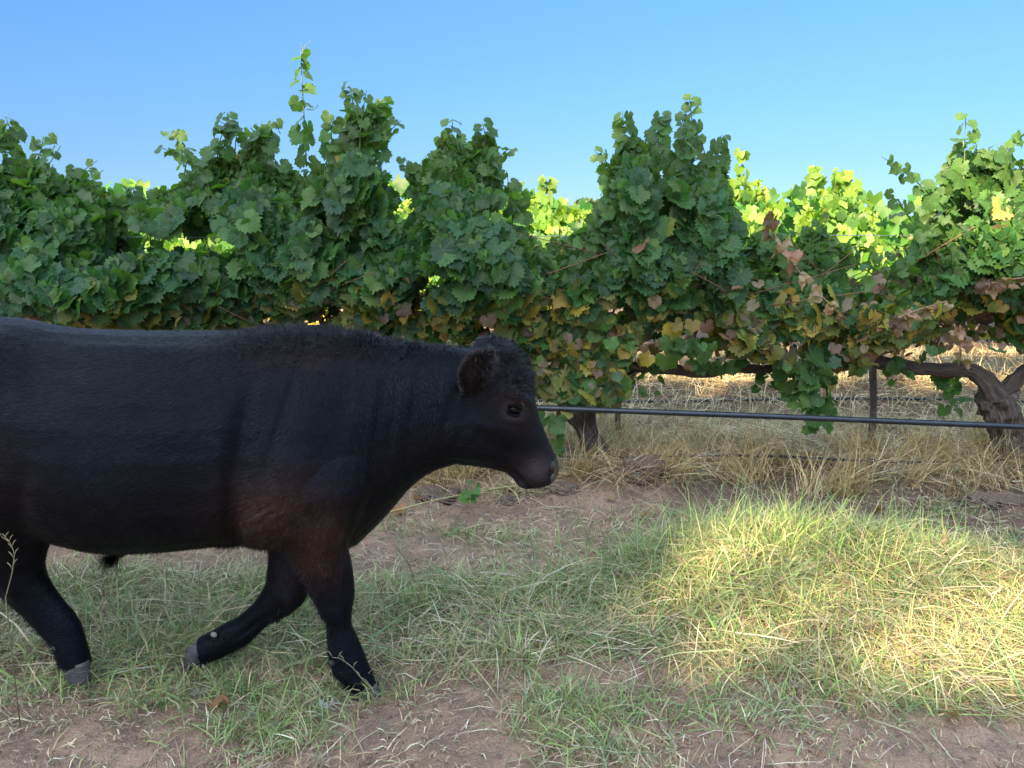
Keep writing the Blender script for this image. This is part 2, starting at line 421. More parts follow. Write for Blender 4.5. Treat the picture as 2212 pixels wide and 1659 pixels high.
def canopy(x0, x1, topf, botf, yc, n, bulge=None, tip_scale=1.0, yellow=1.0, low=1.02, ragged=0.22):
    """places of the leaves of a stretch of row: thick curtain, thin at the shoot tips, holes where the noise says so"""
    x = rng.uniform(x0, x1, n * 2)
    zt, zb = topf(x), botf(x)
    zt = zt - ragged * noise(x * 8.5, x * 0 + 3, s=72) ** 1.5
    v = rng.uniform(0, 1, n * 2) ** 0.92
    z = zb + (zt - zb) * v
    dt = zt - z
    keep = noise(x * 5.5, z * 5.5, s=70) > 0.24 + 0.30 * sstep(0.55, 0.0, dt)
    lowz = sstep(low + 0.30, low - 0.05, z)
    keep &= rng.uniform(0, 1, n * 2) > .62 * sstep(.95, 1.15, x) * sstep(2.75, 2.55, x) * sstep(.95, .84, z) * (yc < 6)
    keep &= rng.uniform(0, 1, n * 2) > (0.18 + .80 * sstep(.45, .56, noise(x * 5.0, z * 6.0, s=71))) * lowz
    x, z, dt, lowz = x[keep][:n], z[keep][:n], dt[keep][:n], lowz[keep][:n]
    n = len(x)
    th = 0.06 + 0.34 * sstep(0.0, 0.55, dt) * (1 - 0.45 * lowz)
    th = th + 0.16 * (fbm(x * 2.6, z * 2.6, s=90) - 0.5) * 2 * sstep(0.05, 0.4, dt)
    if bulge is not None: th_f = th + bulge(x, z)
    else: th_f = th
    k = rng.uniform(0, 1, n)
    f, b = k < 0.62, k > 0.82
    y = yc + th * rng.uniform(-0.8, 0.8, n)
    y[f] = yc - th_f[f] * rng.uniform(0.72, 1.06, f.sum())
    y[b] = yc + th[b] * rng.uniform(0.75, 1.05, b.sum())
    sgn = np.where(f, -1.0, np.where(b, 1.0, rng.choice([-1.0, 1.0], n)))
    gx_ = (fbm(x * 2.6 + .25, z * 2.6, s=90) - fbm(x * 2.6 - .25, z * 2.6, s=90)) * 1.6
    nr = np.stack([gx_ + rng.normal(0, .42, n), sgn * (0.9 + rng.normal(0, .25, n)), 0.45 + rng.normal(0, .42, n)], 1)
    top = dt < 0.28
    nr[top] += rng.normal(0, .55, (top.sum(), 3))
    tp = np.stack([rng.normal(0, .55, n), sgn * 0.35 + rng.normal(0, .2, n), -1.0 + rng.normal(0, .25, n)], 1)
    tp[top] += rng.normal(0, .7, (top.sum(), 3))
    sz = (.042 + .056 * rng.uniform(0, 1, n) ** 1.25) * (1 - 0.38 * sstep(0.35, 0.0, dt)) * tip_scale
    col = pick(GREEN, n)
    fresh = sstep(0.4, 0.0, dt)[:, None]
    col = col * (1 - fresh * .5) + np.array((0.11, 0.19, 0.045)) * fresh * .5
    r = rng.uniform(0, 1, n)
    yl = r < yellow * (0.17 * lowz + 0.008); br = (r > 1 - yellow * (0.17 * lowz + 0.004))
    col[yl] = pick(YELLOW, yl.sum()); col[br] = pick(BROWN, br.sum()); sz[br] *= 0.72; nr[br] = rng.normal(0, 1, (br.sum(), 3))
    half = (r > .40) & (r < .40 + .35 * lowz)
    col[half] = 0.5 * col[half] + 0.5 * pick(YELLOW, half.sum()) * 0.7
    return np.stack([x, y, z], 1), nr, tp, sz, col

def along(path, n, size, spread=0.03, pal=None, droop=1.0):
    """leaves set alternately along a shoot"""
    t = (np.arange(n) + rng.uniform(0, .5, n)) / n
    s = np.linspace(0, 1, len(path))
    p = np.stack([np.interp(t, s, path[:, k]) for k in range(3)], 1)
    side = np.where(np.arange(n) % 2 == 0, 1.0, -1.0)
    off = np.stack([side * rng.uniform(.5, 1.2, n), rng.normal(-.35, .5, n), rng.normal(0.1, .3, n)], 1)
    p = p + off * spread
    nr = np.stack([side * .3 + rng.normal(0, .5, n), -0.75 + rng.normal(0, .5, n), 0.5 + rng.normal(0, .4, n)], 1)
    tp = np.stack([side * .9 + rng.normal(0, .4, n), rng.normal(-.3, .3, n), -0.6 * droop + rng.normal(0, .4, n)], 1)
    sz = size * rng.uniform(.75, 1.15, n) * (1 - 0.5 * t)
    col = pick(GREEN if pal is None else pal, n)
    if pal is None: col = col * .6 + np.array((0.085, 0.16, 0.042)) * .4
    return p, nr, tp, sz, col

def cat(ls): return [np.concatenate([l[k] for l in ls]) for k in range(5)]

def bulge_near(x, z):
    px = x * F / NY + 1106; pz = z
    b = 0.32 * np.exp(-((px - 290) / 170) ** 2 - ((pz - 1.18) / 0.28) ** 2)
    b += 0.22 * np.exp(-((px - 330) / 160) ** 2 - ((pz - 1.62) / 0.12) ** 2)
    b += 0.20 * np.exp(-((px - 1060) / 90) ** 2 - ((pz - 1.38) / 0.2) ** 2)
    b += 0.16 * np.exp(-((px - 1830) / 110) ** 2 - ((pz - 1.08) / 0.16) ** 2)
    b += 0.14 * np.exp(-((px - 1530) / 70) ** 2 - ((pz - .95) / 0.14) ** 2)
    return b

SHOOTS = [  # shoots that stand out of the canopy: outline in the photo, leaf count, leaf size
    ([(662, 360), (657, 260), (652, 170), (650, 108)], 15, .085), ([(385, 430), (405, 345), (392, 298), (366, 278)], 12, .07),
    ([(770, 330), (765, 235), (754, 182)], 12, .085), ([(800, 300), (816, 245), (834, 212)], 9, .085), ([(720, 340), (715, 280), (722, 250)], 8, .085),
    ([(965, 360), (975, 300), (978, 258)], 9, .085), ([(1035, 350), (1050, 300), (1042, 264)], 9, .08), ([(1345, 360), (1350, 290), (1344, 238)], 11, .085),
    ([(1420, 330), (1425, 275), (1430, 250)], 9, .085), ([(1478, 345), (1496, 270), (1489, 206)], 12, .075), ([(1335, 420), (1312, 350), (1280, 322)], 9, .07),
    ([(1545, 380), (1552, 330), (1558, 292)], 9, .08), ([(2080, 420), (2084, 330), (2086, 246)], 14, .085), ([(2030, 440), (1965, 378), (1904, 338)], 13, .07),
    ([(1985, 500), (1950, 450), (1925, 425)], 8, .075), ([(22, 370), (30, 300), (12, 252)], 11, .085), ([(62, 380), (88, 330), (94, 292)], 9, .075),
    ([(482, 330), (490, 275), (492, 242)], 9, .08), ([(560, 330), (585, 290), (590, 262)], 9, .08), ([(2160, 380), (2185, 310), (2205, 285)], 9, .08),
    ([(1130, 470), (1120, 430), (1100, 395)], 8, .08), ([(300, 470), (285, 430), (290, 405)], 8, .075), ([(180, 430), (170, 385), (160, 360)], 8, .08)]
LOOSE = [   # hanging and sprawling shoots below the cordon and at the front
    ([(1740, 770, -.25), (1770, 850, -.3), (1765, 935, -.28)], 30, .095), ([(1700, 800, -.1), (1720, 860, -.15), (1800, 900, -.2)], 16, .085), ([(1220, 800, -.2), (1225, 850, -.25), (1230, 860, -.25)], 8, .09),
    ([(1185, 900, -.3), (1192, 935, -.35), (1195, 975, -.33)], 9, .085), ([(1580, 780, -.1), (1540, 800, -.2), (1500, 790, -.3)], 12, .075), ([(1500, 760, -.3), (1440, 745, -.35), (1560, 750, -.4)], 16, .08), ([(1400, 800, -.1), (1410, 840, -.1), (1400, 860, -.1)], 6, .06), ([(2040, 800, .1), (2060, 850, .1), (2050, 900, .1)], 14, .08), ([(1930, 790, -.1), (1950, 830, -.1)], 6, .07), ([(1660, 800, 0), (1650, 850, 0)], 6, .07)]

def vine(label, tx, x0, x1, yc, top_path, arms, leaves, group, canes, far=False, seed=0, trunk_r=0.065):
    base = np.array((tx, yc, float(terrain(tx, yc))))
    root = thing("grapevine", label, "grapevine", base, group)
    seg = 18 if not far else 9
    tp = smooth_path(top_path, 44 if not far else 12)
    r = np.interp(np.linspace(0, 1, len(tp)), [0, .12, .5, .85, 1], np.array([1.45, 1.05, .9, 1.1, 1.25]) * trunk_r)
    r = r * (1 + .22 * (noise(tp[:, 2] * 13, tp[:, 2] * 0, s=seed) - .4))
    tube("trunk", tp, r, MAT_BARK, root, base, seg + 6, 0.42, seed + 3, 3.0)
    for k, a in enumerate(arms):
        ap = smooth_path(a, 40 if not far else 14)
        ap[1:, 2] += (noise(ap[1:, 0] * 5, ap[1:, 0] * 0 + seed, s=5) - .5) * .05
        ra = np.interp(np.linspace(0, 1, len(ap)), [0, .12, .3, 1], np.array([.85, .62, .46, .34]) * trunk_r) * (1 + .3 * (noise(ap[:, 0] * 9, ap[:, 0] * 0, s=seed + k) - .5))
        tube("cordon", ap, ra, MAT_BARK, root, base, seg - 4, 0.42, seed + 9 + k, 3.0)
    q = np.random.default_rng(seed)
    for k in range(canes):
        cx = q.uniform(x0, x1); z0 = 0.80 + q.uniform(-.03, .25)
        h = q.uniform(.2, .62); lean = q.normal(0, .38); ly = q.normal(-.08, .2)
        pts = smooth_path([(cx, yc + q.normal(0, .04), z0), (cx + lean * .3 + q.normal(0, .05), yc + ly * .4, z0 + h * .35), (cx + lean + q.normal(0, .05), yc + ly, z0 + h * .7), (cx + lean * 1.6, yc + ly * 1.3, z0 + h)], 12)
        tube("cane", pts, np.linspace(q.uniform(.004, .0075), .0025, 12), MAT_CANE, root, base, 5)
    V, T, C, U = leaves_np(*leaves, tpl=TPL_LOW if far else TPL)
    put("foliage", tri_mesh("foliage", V - base, T, C, U), MAT_FAR if far else MAT_LEAF, root)
    return root

def near_bot(x): return np.interp(x, botx, botz)
near_x = [-4.95, -2.25, 0.47, 3.12, 5.85]
bounds = [-6.3, -3.55, -0.95, 1.72, 4.5, 7.1]
labels = ["leftmost front-row grapevine, only its leaves cut by the photo's left edge",
          "tall leafy grapevine behind the black bull's back with one shoot rising far above the rest",
          "grapevine behind the bull's head whose leaning trunk shows right of its nose, yellow lower leaves",
          "grapevine at the right edge with thick gnarled forked trunk and sunlit upper leaves",
          "front-row grapevine beyond the right edge of the picture"]
shoot_paths = []
for k in range(84):                                  # the many lesser shoot tips along the top
    sx_ = rng.uniform(-5.8, 6.6); zt_ = float(near_top(sx_)); ln_ = rng.normal(0, .10); yy = NY + rng.uniform(-.22, .15)
    shoot_paths.append((np.array([(sx_ - ln_, yy, zt_ - .42), (sx_ - ln_ * .3, yy - .02, zt_ - .16), (sx_ + ln_, yy - .04, zt_ + rng.uniform(-.08, .07))]), 12, rng.uniform(.06, .085)))
for pts, n, s in SHOOTS:
    yy = NY - rng.uniform(-.05, .15)
    shoot_paths.append((np.array([P(a, b, yy) for a, b in pts]), n, s))
loose_paths = [(np.array([P(a, b, NY + d) for a, b, d in pts]), n, s) for pts, n, s in LOOSE]
NEAR = []
for k in range(5):
    x0, x1 = bounds[k], bounds[k + 1]
    mid = 1 <= k <= 3
    nl = int((x1 - x0) * (2500 if mid else 1300))
    ls = [canopy(x0, x1, near_top, near_bot, NY, nl, bulge_near)]
    # small withered leaves and tangled bits low in the curtain
    nw = int((x1 - x0) * (270 if mid else 120)); wx = rng.uniform(x0, x1, nw); wz = near_bot(wx) - .05 + rng.uniform(0, .5, nw) ** 1.0
    wc = np.where(rng.uniform(0, 1, (nw, 1)) < .6, pick(BROWN, nw), np.where(rng.uniform(0, 1, (nw, 1)) < .5, pick(YELLOW, nw), pick(GREEN, nw) * 1.3)) * .75
    ls.append((np.stack([wx, NY + rng.normal(-.08, .17, nw), wz], 1), rng.normal(0, 1, (nw, 3)) + (0, -.6, .3), rng.normal(0, .6, (nw, 3)) + (0, 0, -1), rng.uniform(.028, .062, nw), wc))
    mine = [p for p in shoot_paths if x0 <= p[0][:, 0].mean() < x1]
    for path, n, s in mine: ls.append(along(path, n, s))
    for path, n, s in loose_paths:
        if x0 <= path[:, 0].mean() < x1: ls.append(along(path, n, s, .05))
    tx = near_x[k]
    if k == 3:
        tpath = [P(2190, 1060, NY), P(2178, 980, NY), P(2165, 900, NY), P(2150, 850, NY - .02)]
        arms = [[P(2150, 860, NY - .02), P(2135, 820, NY - .05), P(2100, 790, NY), P(2000, 798, NY), P(1920, 792, NY), P(1850, 778, NY), P(1800, 785, NY)],
                [P(2150, 858, NY - .02), P(2185, 830, NY - .04), P(2215, 800, NY), P(2320, 790, NY), P(2500, 790, NY)]]
        r0 = .10
    elif k == 2:
        tpath = [P(1300, 1000, NY), P(1285, 960, NY - .02), P(1262, 905, NY), P(1250, 862, NY)]
        arms = [[P(1250, 872, NY), P(1290, 835, NY), P(1340, 800, NY), P(1440, 790, NY), P(1540, 803, NY), P(1640, 793, NY), P(1720, 792, NY)],
                [P(1250, 872, NY), P(1200, 850, NY - .03), P(1150, 830, NY), P(1000, 800, NY), P(850, 795, NY)]]
        r0 = .075
    else:
        tpath = [(tx, NY, -.05), (tx + .03, NY, .3), (tx - .02, NY, .62)]
        arms = [[(tx, NY, .6), (tx + .15, NY, .78), (tx + .7, NY, .8), (tx + 1.3, NY, .78)], [(tx, NY, .6), (tx - .15, NY, .76), (tx - .7, NY, .8), (tx - 1.25, NY, .8)]]
        r0 = .08
    NEAR.append(vine(labels[k], tx, x0, x1, NY, tpath, arms, cat(ls), "grapevines in the front row", 58 if mid else 8, False, 100 + k * 7, r0))
    base = np.array(NEAR[-1].location)
    for path, n, s in mine:
        sp = smooth_path(path, 14)
        tube("shoot", sp, np.linspace(.005, .0022, 14), MAT_SHOOT, NEAR[-1], base, 5)
# tendrils at the tip of the tall shoot
for pts in ([(652, 130), (656, 105), (662, 96), (672, 92), (668, 88)], [(654, 128), (664, 112), (667, 100)], [(660, 235), (675, 238), (684, 232), (687, 226)], [(655, 115), (652, 98), (648, 92)]):
    tube("tendril", smooth_path([P(a, b, NY - .05) for a, b in pts], 16), np.linspace(.003, .0015, 16), MAT_SHOOT, NEAR[1], np.array(NEAR[1].location), 4)
# dead canes with shrivelled leaves on the right-hand vine
base = np.array(NEAR[3].location)
for pts, n in (([(1655, 470), (1690, 540), (1735, 600), (1790, 655), (1830, 690)], 14), ([(1925, 694), (1975, 672), (2015, 660), (2045, 650)], 9), ([(2130, 615), (2170, 605), (2225, 598)], 8), ([(2060, 700), (2075, 740), (2070, 790)], 5)):
    path = smooth_path([P(a, b, NY - .52) for a, b in pts], 20)
    o = tube("dead_cane", path, np.linspace(.0062, .0035, 20), plain("dry_cane", (0.24, 0.15, 0.095), .6, .3, .3, 50), NEAR[3], base, 6)
    o["label"] = "bare tan cane with shrivelled brown leaves"
    p, nr, tp, sz, col = along(path, n, .055, .025, BROWN * 1.1, 2.5)
    p[:, 2] -= .02; tp[:, 0] *= .3; sz = sz * 1.1
    nr = nr + rng.normal(0, .6, nr.shape)
    V, T, C, U = leaves_np(p, nr, tp, sz, col)
    # curl the dried blades up on themselves
    V = V + 0.013 * np.sin(V * 110.0 + 1.3)[:, [1, 2, 0]]
    put("dry_leaves", tri_mesh("dry_leaves", V - base, T, C, U), MAT_LEAF, o)
# small red bunch among the leaves
gb = []
c0 = P(1042, 568, NY - .52)
for k in range(22):
    d = rng.normal(0, 1, 3) * np.array((.016, .014, .032)); c = c0 + d
    a, b_ = np.meshgrid(np.linspace(0, math.pi, 5), np.arange(7) / 7 * 2 * math.pi, indexing='ij')
    V = np.stack([np.sin(a) * np.cos(b_), np.sin(a) * np.sin(b_), np.cos(a)], -1).reshape(-1, 3) * .008 + c
    i = np.arange(4)[:, None] * 7; j = np.arange(7)[None]; j2 = (j + 1) % 7
    T = np.concatenate([np.stack([i + j, i + 7 + j, i + 7 + j2], -1).reshape(-1, 3), np.stack([i + j, i + 7 + j2, i + j2], -1).reshape(-1, 3)])
    gb.append((V, T))
base = np.array(NEAR[1].location)
V, T, _, _ = join(gb)
put("grape_bunch", tri_mesh("grape_bunch", V - base, T), plain("grapes", (0.10, 0.018, 0.03), .4, .4), NEAR[1])

# far row, in the sun
def far_top(x): return np.interp(x, ftx, ftz)
def far_bot(x): return 0.72 + 0.12 * (noise(x * 2.5, x * 0, s=55) - .5) * 2
fb = [-8.3, -5.6, -2.9, -0.2, 2.5, 5.2, 7.9]
flab = ["sunlit second-row grapevine left of the photo's left edge", "sunlit second-row grapevine glimpsed through the dip in the front row at far left",
        "second-row grapevine mostly hidden behind the front vine above the bull's back", "bright sunlit second-row vine crown in the dip right of the bull's head",
        "sunlit second-row vine with two pointed shoots right of the tall dark vine", "sunlit second-row vine behind the thick forked trunk at right"]
for k in range(6):
    x0, x1 = fb[k], fb[k + 1]; tx = (x0 + x1) / 2
    ls = [canopy(x0, x1, far_top, far_bot, FY, int((x1 - x0) * 900), None, 1.05, .55, .85)]
    if k == 4:
        for pts in ([(1600, 400), (1605, 350), (1600, 322)], [(1757, 420), (1765, 380), (1757, 355)], [(1800, 400), (1830, 375)]):
            ls.append(along(np.array([P(a, b, FY - .1) for a, b in pts]), 9, .1))
    if k == 3: ls.append(along(np.array([P(a, b, FY - .1) for a, b in [(1180, 430), (1185, 400), (1178, 385)]]), 8, .1))
    l = cat(ls)
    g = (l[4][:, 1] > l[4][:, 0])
    l[4][g] = l[4][g] * np.array((2.5, 1.85, 1.1))  # yellower leaves, their colour also brightened to stand in for sunlight
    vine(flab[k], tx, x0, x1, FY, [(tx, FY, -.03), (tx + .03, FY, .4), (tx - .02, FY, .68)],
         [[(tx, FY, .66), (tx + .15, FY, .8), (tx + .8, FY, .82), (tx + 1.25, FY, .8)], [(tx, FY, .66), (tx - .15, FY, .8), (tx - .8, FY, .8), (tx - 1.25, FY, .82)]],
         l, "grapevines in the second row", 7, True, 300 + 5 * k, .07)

# rows beyond, one mass
x = rng.uniform(-16, 16, 9000); row = rng.integers(0, 2, 9000); z = .75 + 1.35 * rng.uniform(0, 1, 9000) ** .8 * (0.75 + .45 * noise(x * 1.4, row * 7.3, s=8))
yv = 10.9 + 2.9 * row + rng.uniform(-.35, .35, 9000)
n = 9000
V, T, C, U = leaves_np(np.stack([x, yv, z], 1), np.stack([rng.normal(0, .5, n), -1 + rng.normal(0, .4, n), .5 + rng.normal(0, .4, n)], 1),
                       np.stack([rng.normal(0, .5, n), rng.normal(0, .3, n), -np.ones(n)], 1), rng.uniform(.09, .15, n), pick(GREEN, n) * np.array((2, 1.7, 1.1)), TPL_LOW)  # leaf greens brightened like the second row, sunlight put into the colour
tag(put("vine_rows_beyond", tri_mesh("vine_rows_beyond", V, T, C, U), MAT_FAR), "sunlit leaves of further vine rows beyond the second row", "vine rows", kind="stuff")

# ------------------------------------------------------------------ trellis: wires, stakes, pipes
for px0, z, nm, yy in ((0, 1.20, "thin wire through the leaves at chest height of the front row", NY - .06), (0, 0.98, "thin lower wire just above the gnarled arms of the front row", NY + .05), (0, 1.52, "topmost thin wire hidden in the leaves of the front row", NY + .02)):
    pts = np.array([(xx, yy, z + .008 * math.sin(xx * 1.1)) for xx in np.linspace(-6.5, 6.5, 40)])
    tag(tube("trellis_wire", pts, .0022, MAT_WIRE, seg=5), nm, "wire", "trellis wires of the front row")
def stake(px, py0, py1, Yy, label, w=.02, lean=0.0):
    a, b = P(px, py1, Yy), P(px, py0, Yy)
    pts = smooth_path([(a[0], Yy, float(terrain(a[0], Yy)) - .1), (a[0] + lean * .5, Yy, (b[2]) * .5), (b[0] + lean, Yy, b[2])], 10)
    tag(tube("wooden_stake", pts, w, MAT_POLE, seg=9, rough=.12, seed=4), label, "stake")
stake(1885, 790, 920, 5.45, "dark wooden stake under the gnarled vine arm, left of the thick trunk", .024)
stake(1335, 790, 900, 5.6, "dark wooden stake just right of the leaning trunk behind the bull's nose", .02)
stake(6, 385, 950, NY + .25, "weathered post poking out of the leaves at the left edge", .05, .02)

def pipe(name, pts, r, mat, label):
    V, T, U = tube_np(smooth_path(pts, 60), r, 14)
    return tag(put(name, tri_mesh(name, V, T, uv=U), mat), label, "pipe")
mp = M("black_polythene", 0.24, 0.6); mp.base(mp.ramp(mp.noise(14, 3), [(0.3, (0.010, 0.012, 0.018)), (0.7, (0.022, 0.026, 0.036))]))
a, b = P(1155, 881, 4.72), P(2212, 922, 4.55)
d = (b - a) / (b[0] - a[0])
pipe("irrigation_pipe", [a - d * 5.5 + np.array((0, 0, -.02)), a - d * 2, a, (a + b) / 2 + np.array((0, 0, .004)), b, b + d * 3], .0175, mp.m, "thick black pipe stretched taut in front of the vine trunks")
pipe("drip_line", [(-6, 5.05, .14), *[(xx, 4.98 + .03 * math.sin(xx * 2), P(1600, 984 + 5 * math.sin(xx * 3) + 3 * xx, 4.98)[2]) for xx in np.linspace(-1, 3.4, 14)], (6.5, 5.0, .13)], .008, mp.m, "thin black drip hose low over the straw under the front vines")
pipe("drip_line", [(xx, 7.3 + .03 * math.sin(xx), P(1600, 878 + 4 * math.sin(xx * 1.4), 7.3)[2] + .06) for xx in np.linspace(-7, 7, 30)], .014, mp.m, "thin black drip hose under the second row of vines")

# ------------------------------------------------------------------ grass and straw
def blades_np(root, head, lean, length, width, droop, col, kink=None):
    n = len(root); S = np.array([0, .35, .7, 1.0])
    d = np.stack([np.cos(head) * np.sin(lean), np.sin(head) * np.sin(lean), np.cos(lean)], 1)
    tw = head + math.pi / 2 + rng.normal(0, .7, n)
    w = np.stack([np.cos(tw), np.sin(tw), rng.normal(0, .3, n)], 1) * width[:, None]
    hz = np.stack([np.cos(head), np.sin(head), np.zeros(n)], 1)
    sw = rng.normal(0, .10, n)[:, None] * np.stack([-np.sin(head), np.cos(head), np.zeros(n)], 1)
    V = np.zeros((n, 7, 3))
    for i, s in enumerate(S):
        p = root + length[:, None] * (d * s + hz * (droop * s * s * .5)[:, None] + sw * s * s * 2)
        p[:, 2] -= length * droop * s * s * .75
        g = terrain(p[:, 0], p[:, 1]) + .004 + .012 * (i > 0)
        p[:, 2] = np.maximum(p[:, 2], g)
        f = (1.0, .9, .6, 0)[i]
        if i < 3: V[:, 2 * i] = p - w * f * .5; V[:, 2 * i + 1] = p + w * f * .5
        else: V[:, 6] = p
    T0 = np.array([(0, 1, 3), (0, 3, 2), (2, 3, 5), (2, 5, 4), (4, 5, 6)])
    T = (T0[None] + (np.arange(n) * 7)[:, None, None]).reshape(-1, 3)
    fade = np.array([.85, .85, .95, .95, 1.0, 1.0, 1.05])
    C = (col[:, None] * fade[None, :, None]).reshape(-1, 3)
    return V.reshape(-1, 3), T, C

GG = np.array([(0.21, 0.30, 0.10), (0.16, 0.27, 0.11), (0.26, 0.34, 0.11), (0.22, 0.29, 0.14), (0.32, 0.36, 0.15)])
SS = np.array([(0.50, 0.41, 0.25), (0.58, 0.47, 0.31), (0.42, 0.33, 0.19), (0.64, 0.55, 0.40), (0.28, 0.20, 0.125), (0.36, 0.33, 0.16), (0.20, 0.14, 0.09)])

def cover(x, y):
    """how grassy the windrow is at a place, 0..1"""
    yb = 3.36 + 0.25 * (noise(x * 1.1, x * 0 + 4, s=12) - .5) + 0.30 * sstep(.3, 1.0, x) - 0.12 * sstep(1.6, 2.1, x)
    yf = 2.62 + 0.22 * (noise(x * 1.6, x * 0, s=14) - .5) - 0.22 * sstep(.5, 1.4, x) + .10 * np.exp(-((x - .25) / .4) ** 2)
    return sstep(yf - .12, yf + .16, y) * sstep(yb + .10, yb - .14, y)

def scatter(n, x0, x1, y0, y1, dens):
    x = rng.uniform(x0, x1, n); y = rng.uniform(y0, y1, n)
    k = rng.uniform(0, 1, n) < dens(x, y)
    x, y = x[k], y[k]
    return np.stack([x, y, terrain(x, y)], 1)

def lush(x, y):                                      # the upright tussock at right, and the tufts behind the bull
    return 1.3 * np.exp(-((x - 1.15) / 0.9) ** 2 - ((y - 3.3) / 0.4) ** 2) + .55 * np.exp(-((x + .1) / .7) ** 2 - ((y - 3.45) / .22) ** 2) + .5 * np.exp(-((x + 1.2) / .8) ** 2 - ((y - 3.3) / .3) ** 2)

def flowhead(x, y, sd_):
    return 9.0 * fbm(x * 1.3, y * 1.6, s=48) + rng.normal(0, sd_, len(x)) + math.pi * rng.integers(0, 2, len(x))
# green blades
rt = scatter(82000, -3.4, 3.4, 2.0, 4.0, lambda x, y: cover(x, y) * (0.30 + .75 * sstep(.36, .62, fbm(x * 3.2, y * 3.2, s=44))))
n = len(rt); lu = lush(rt[:, 0], rt[:, 1])
flat = rng.uniform(0, 1, n) < .45 - .25 * np.clip(lu, 0, 1)
lean = np.where(flat, rng.uniform(.9, 1.45, n), np.abs(rng.normal(.35, .3, n)))
ln = rng.uniform(.07, .19, n) * (1 + .55 * np.clip(lu, 0, 1)) * np.where(flat, 1.15, .85)
hd = flowhead(rt[:, 0], rt[:, 1], .9)
col = pick(GG, n); cl_ = noise(rt[:, 0] * 6.5, rt[:, 1] * 8, s=46); ln = ln * (.62 + .8 * cl_); col = col * (.75 + .5 * noise(rt[:, 0] * 5 + 3, rt[:, 1] * 6, s=47))[:, None]; dryb = rng.uniform(0, 1, n) < .38 + .9 * (fbm(rt[:, 0] * 2.4, rt[:, 1] * 3.4, s=49) - .5); col[dryb] = .25 * col[dryb] + .75 * pick(SS, dryb.sum())
b1 = blades_np(rt, hd, lean, ln, np.where(rng.uniform(0, 1, n) < .12, rng.uniform(.007, .011, n), rng.uniform(.0028, .0062, n)), rng.uniform(.1, .75, n), col)
# tussock tufts in the bare soil
tx, ty = [], []
for (px, py, r, k) in ((560, 1560, .14, 420), (1245, 1545, .10, 380), (330, 1530, .05, 90), (1300, 1640, .10, 180), (1180, 1610, .08, 120), (640, 1590, .09, 160), (500, 1490, .07, 160), (2040, 1110, .14, 160), (1950, 1150, .12, 120), (1480, 1130, .1, 60), (860, 1150, .10, 90), (1000, 1160, .08, 110),
                       (1090, 1172, .08, 90), (1700, 1130, .12, 160), (1790, 1150, .1, 100), (2190, 1200, .12, 200), (1640, 1560, .15, 300), (1420, 1530, .1, 160), (1890, 1500, .12, 160), (760, 1512, .07, 90), (830, 1508, .06, 70), (165, 1482, .07, 90), (405, 1472, .06, 60), (30, 1480, .1, 120), (330, 1490, .1, 140), (600, 1500, .1, 140)):
    g = G(px, py); tx.append(rng.normal(g[0], r, k)); ty.append(rng.normal(g[1], r * .7, k))
tx, ty = np.concatenate(tx), np.concatenate(ty); n = len(tx)
col = pick(GG, n); dd = rng.uniform(0, 1, n) < .3; col[dd] = pick(SS, dd.sum())
b2 = blades_np(np.stack([tx, ty, terrain(tx, ty)], 1), rng.uniform(0, 6.283, n), np.abs(rng.normal(.6, .35, n)), rng.uniform(.05, .15, n), rng.uniform(.003, .0055, n), rng.uniform(.2, .9, n), col)
# a few tall stems on the tussock
n = 420; tx = rng.normal(1.1, .6, n); ty = rng.normal(3.5, .18, n)
b3 = blades_np(np.stack([tx, ty, terrain(tx, ty)], 1), rng.uniform(0, 6.283, n), np.abs(rng.normal(.3, .25, n)), rng.uniform(.22, .40, n), rng.uniform(.003, .005, n), rng.uniform(.05, .5, n), pick(GG, n) * 1.15)
# longer bents lying over one another across the whole band
rt = scatter(9000, -3.3, 3.3, 2.2, 3.9, lambda x, y: cover(x, y) * (.45 + .55 * np.clip(lush(x, y), 0, 1)))
n = len(rt); col = np.where(rng.uniform(0, 1, (n, 1)) < .5, pick(GG, n), pick(SS, n))
b4 = blades_np(rt + (0, 0, .03), flowhead(rt[:, 0], rt[:, 1], 1.0), rng.uniform(.5, 1.35, n), rng.uniform(.18, .38, n), rng.uniform(.003, .0062, n), rng.uniform(.4, 1.2, n), col)
rt = scatter(26000, .1, 2.6, 2.8, 3.95, lambda x, y: cover(x, y) * np.clip(lush(x, y), 0, 1) * .8)
n = len(rt); col = np.where(rng.uniform(0, 1, (n, 1)) < .6, pick(GG, n), pick(SS, n))
b5 = blades_np(rt, flowhead(rt[:, 0], rt[:, 1], 1.2), np.abs(rng.normal(.55, .35, n)), rng.uniform(.10, .26, n), rng.uniform(.003, .006, n), rng.uniform(.3, 1.1, n), col)
V, T, C, _ = join([b1, b2, b3, b4, b5])
tag(put("grass", tri_mesh("grass", V, T, C), MAT_BLADE), "green grass matted in a low band across the foreground", "grass", kind="stuff")

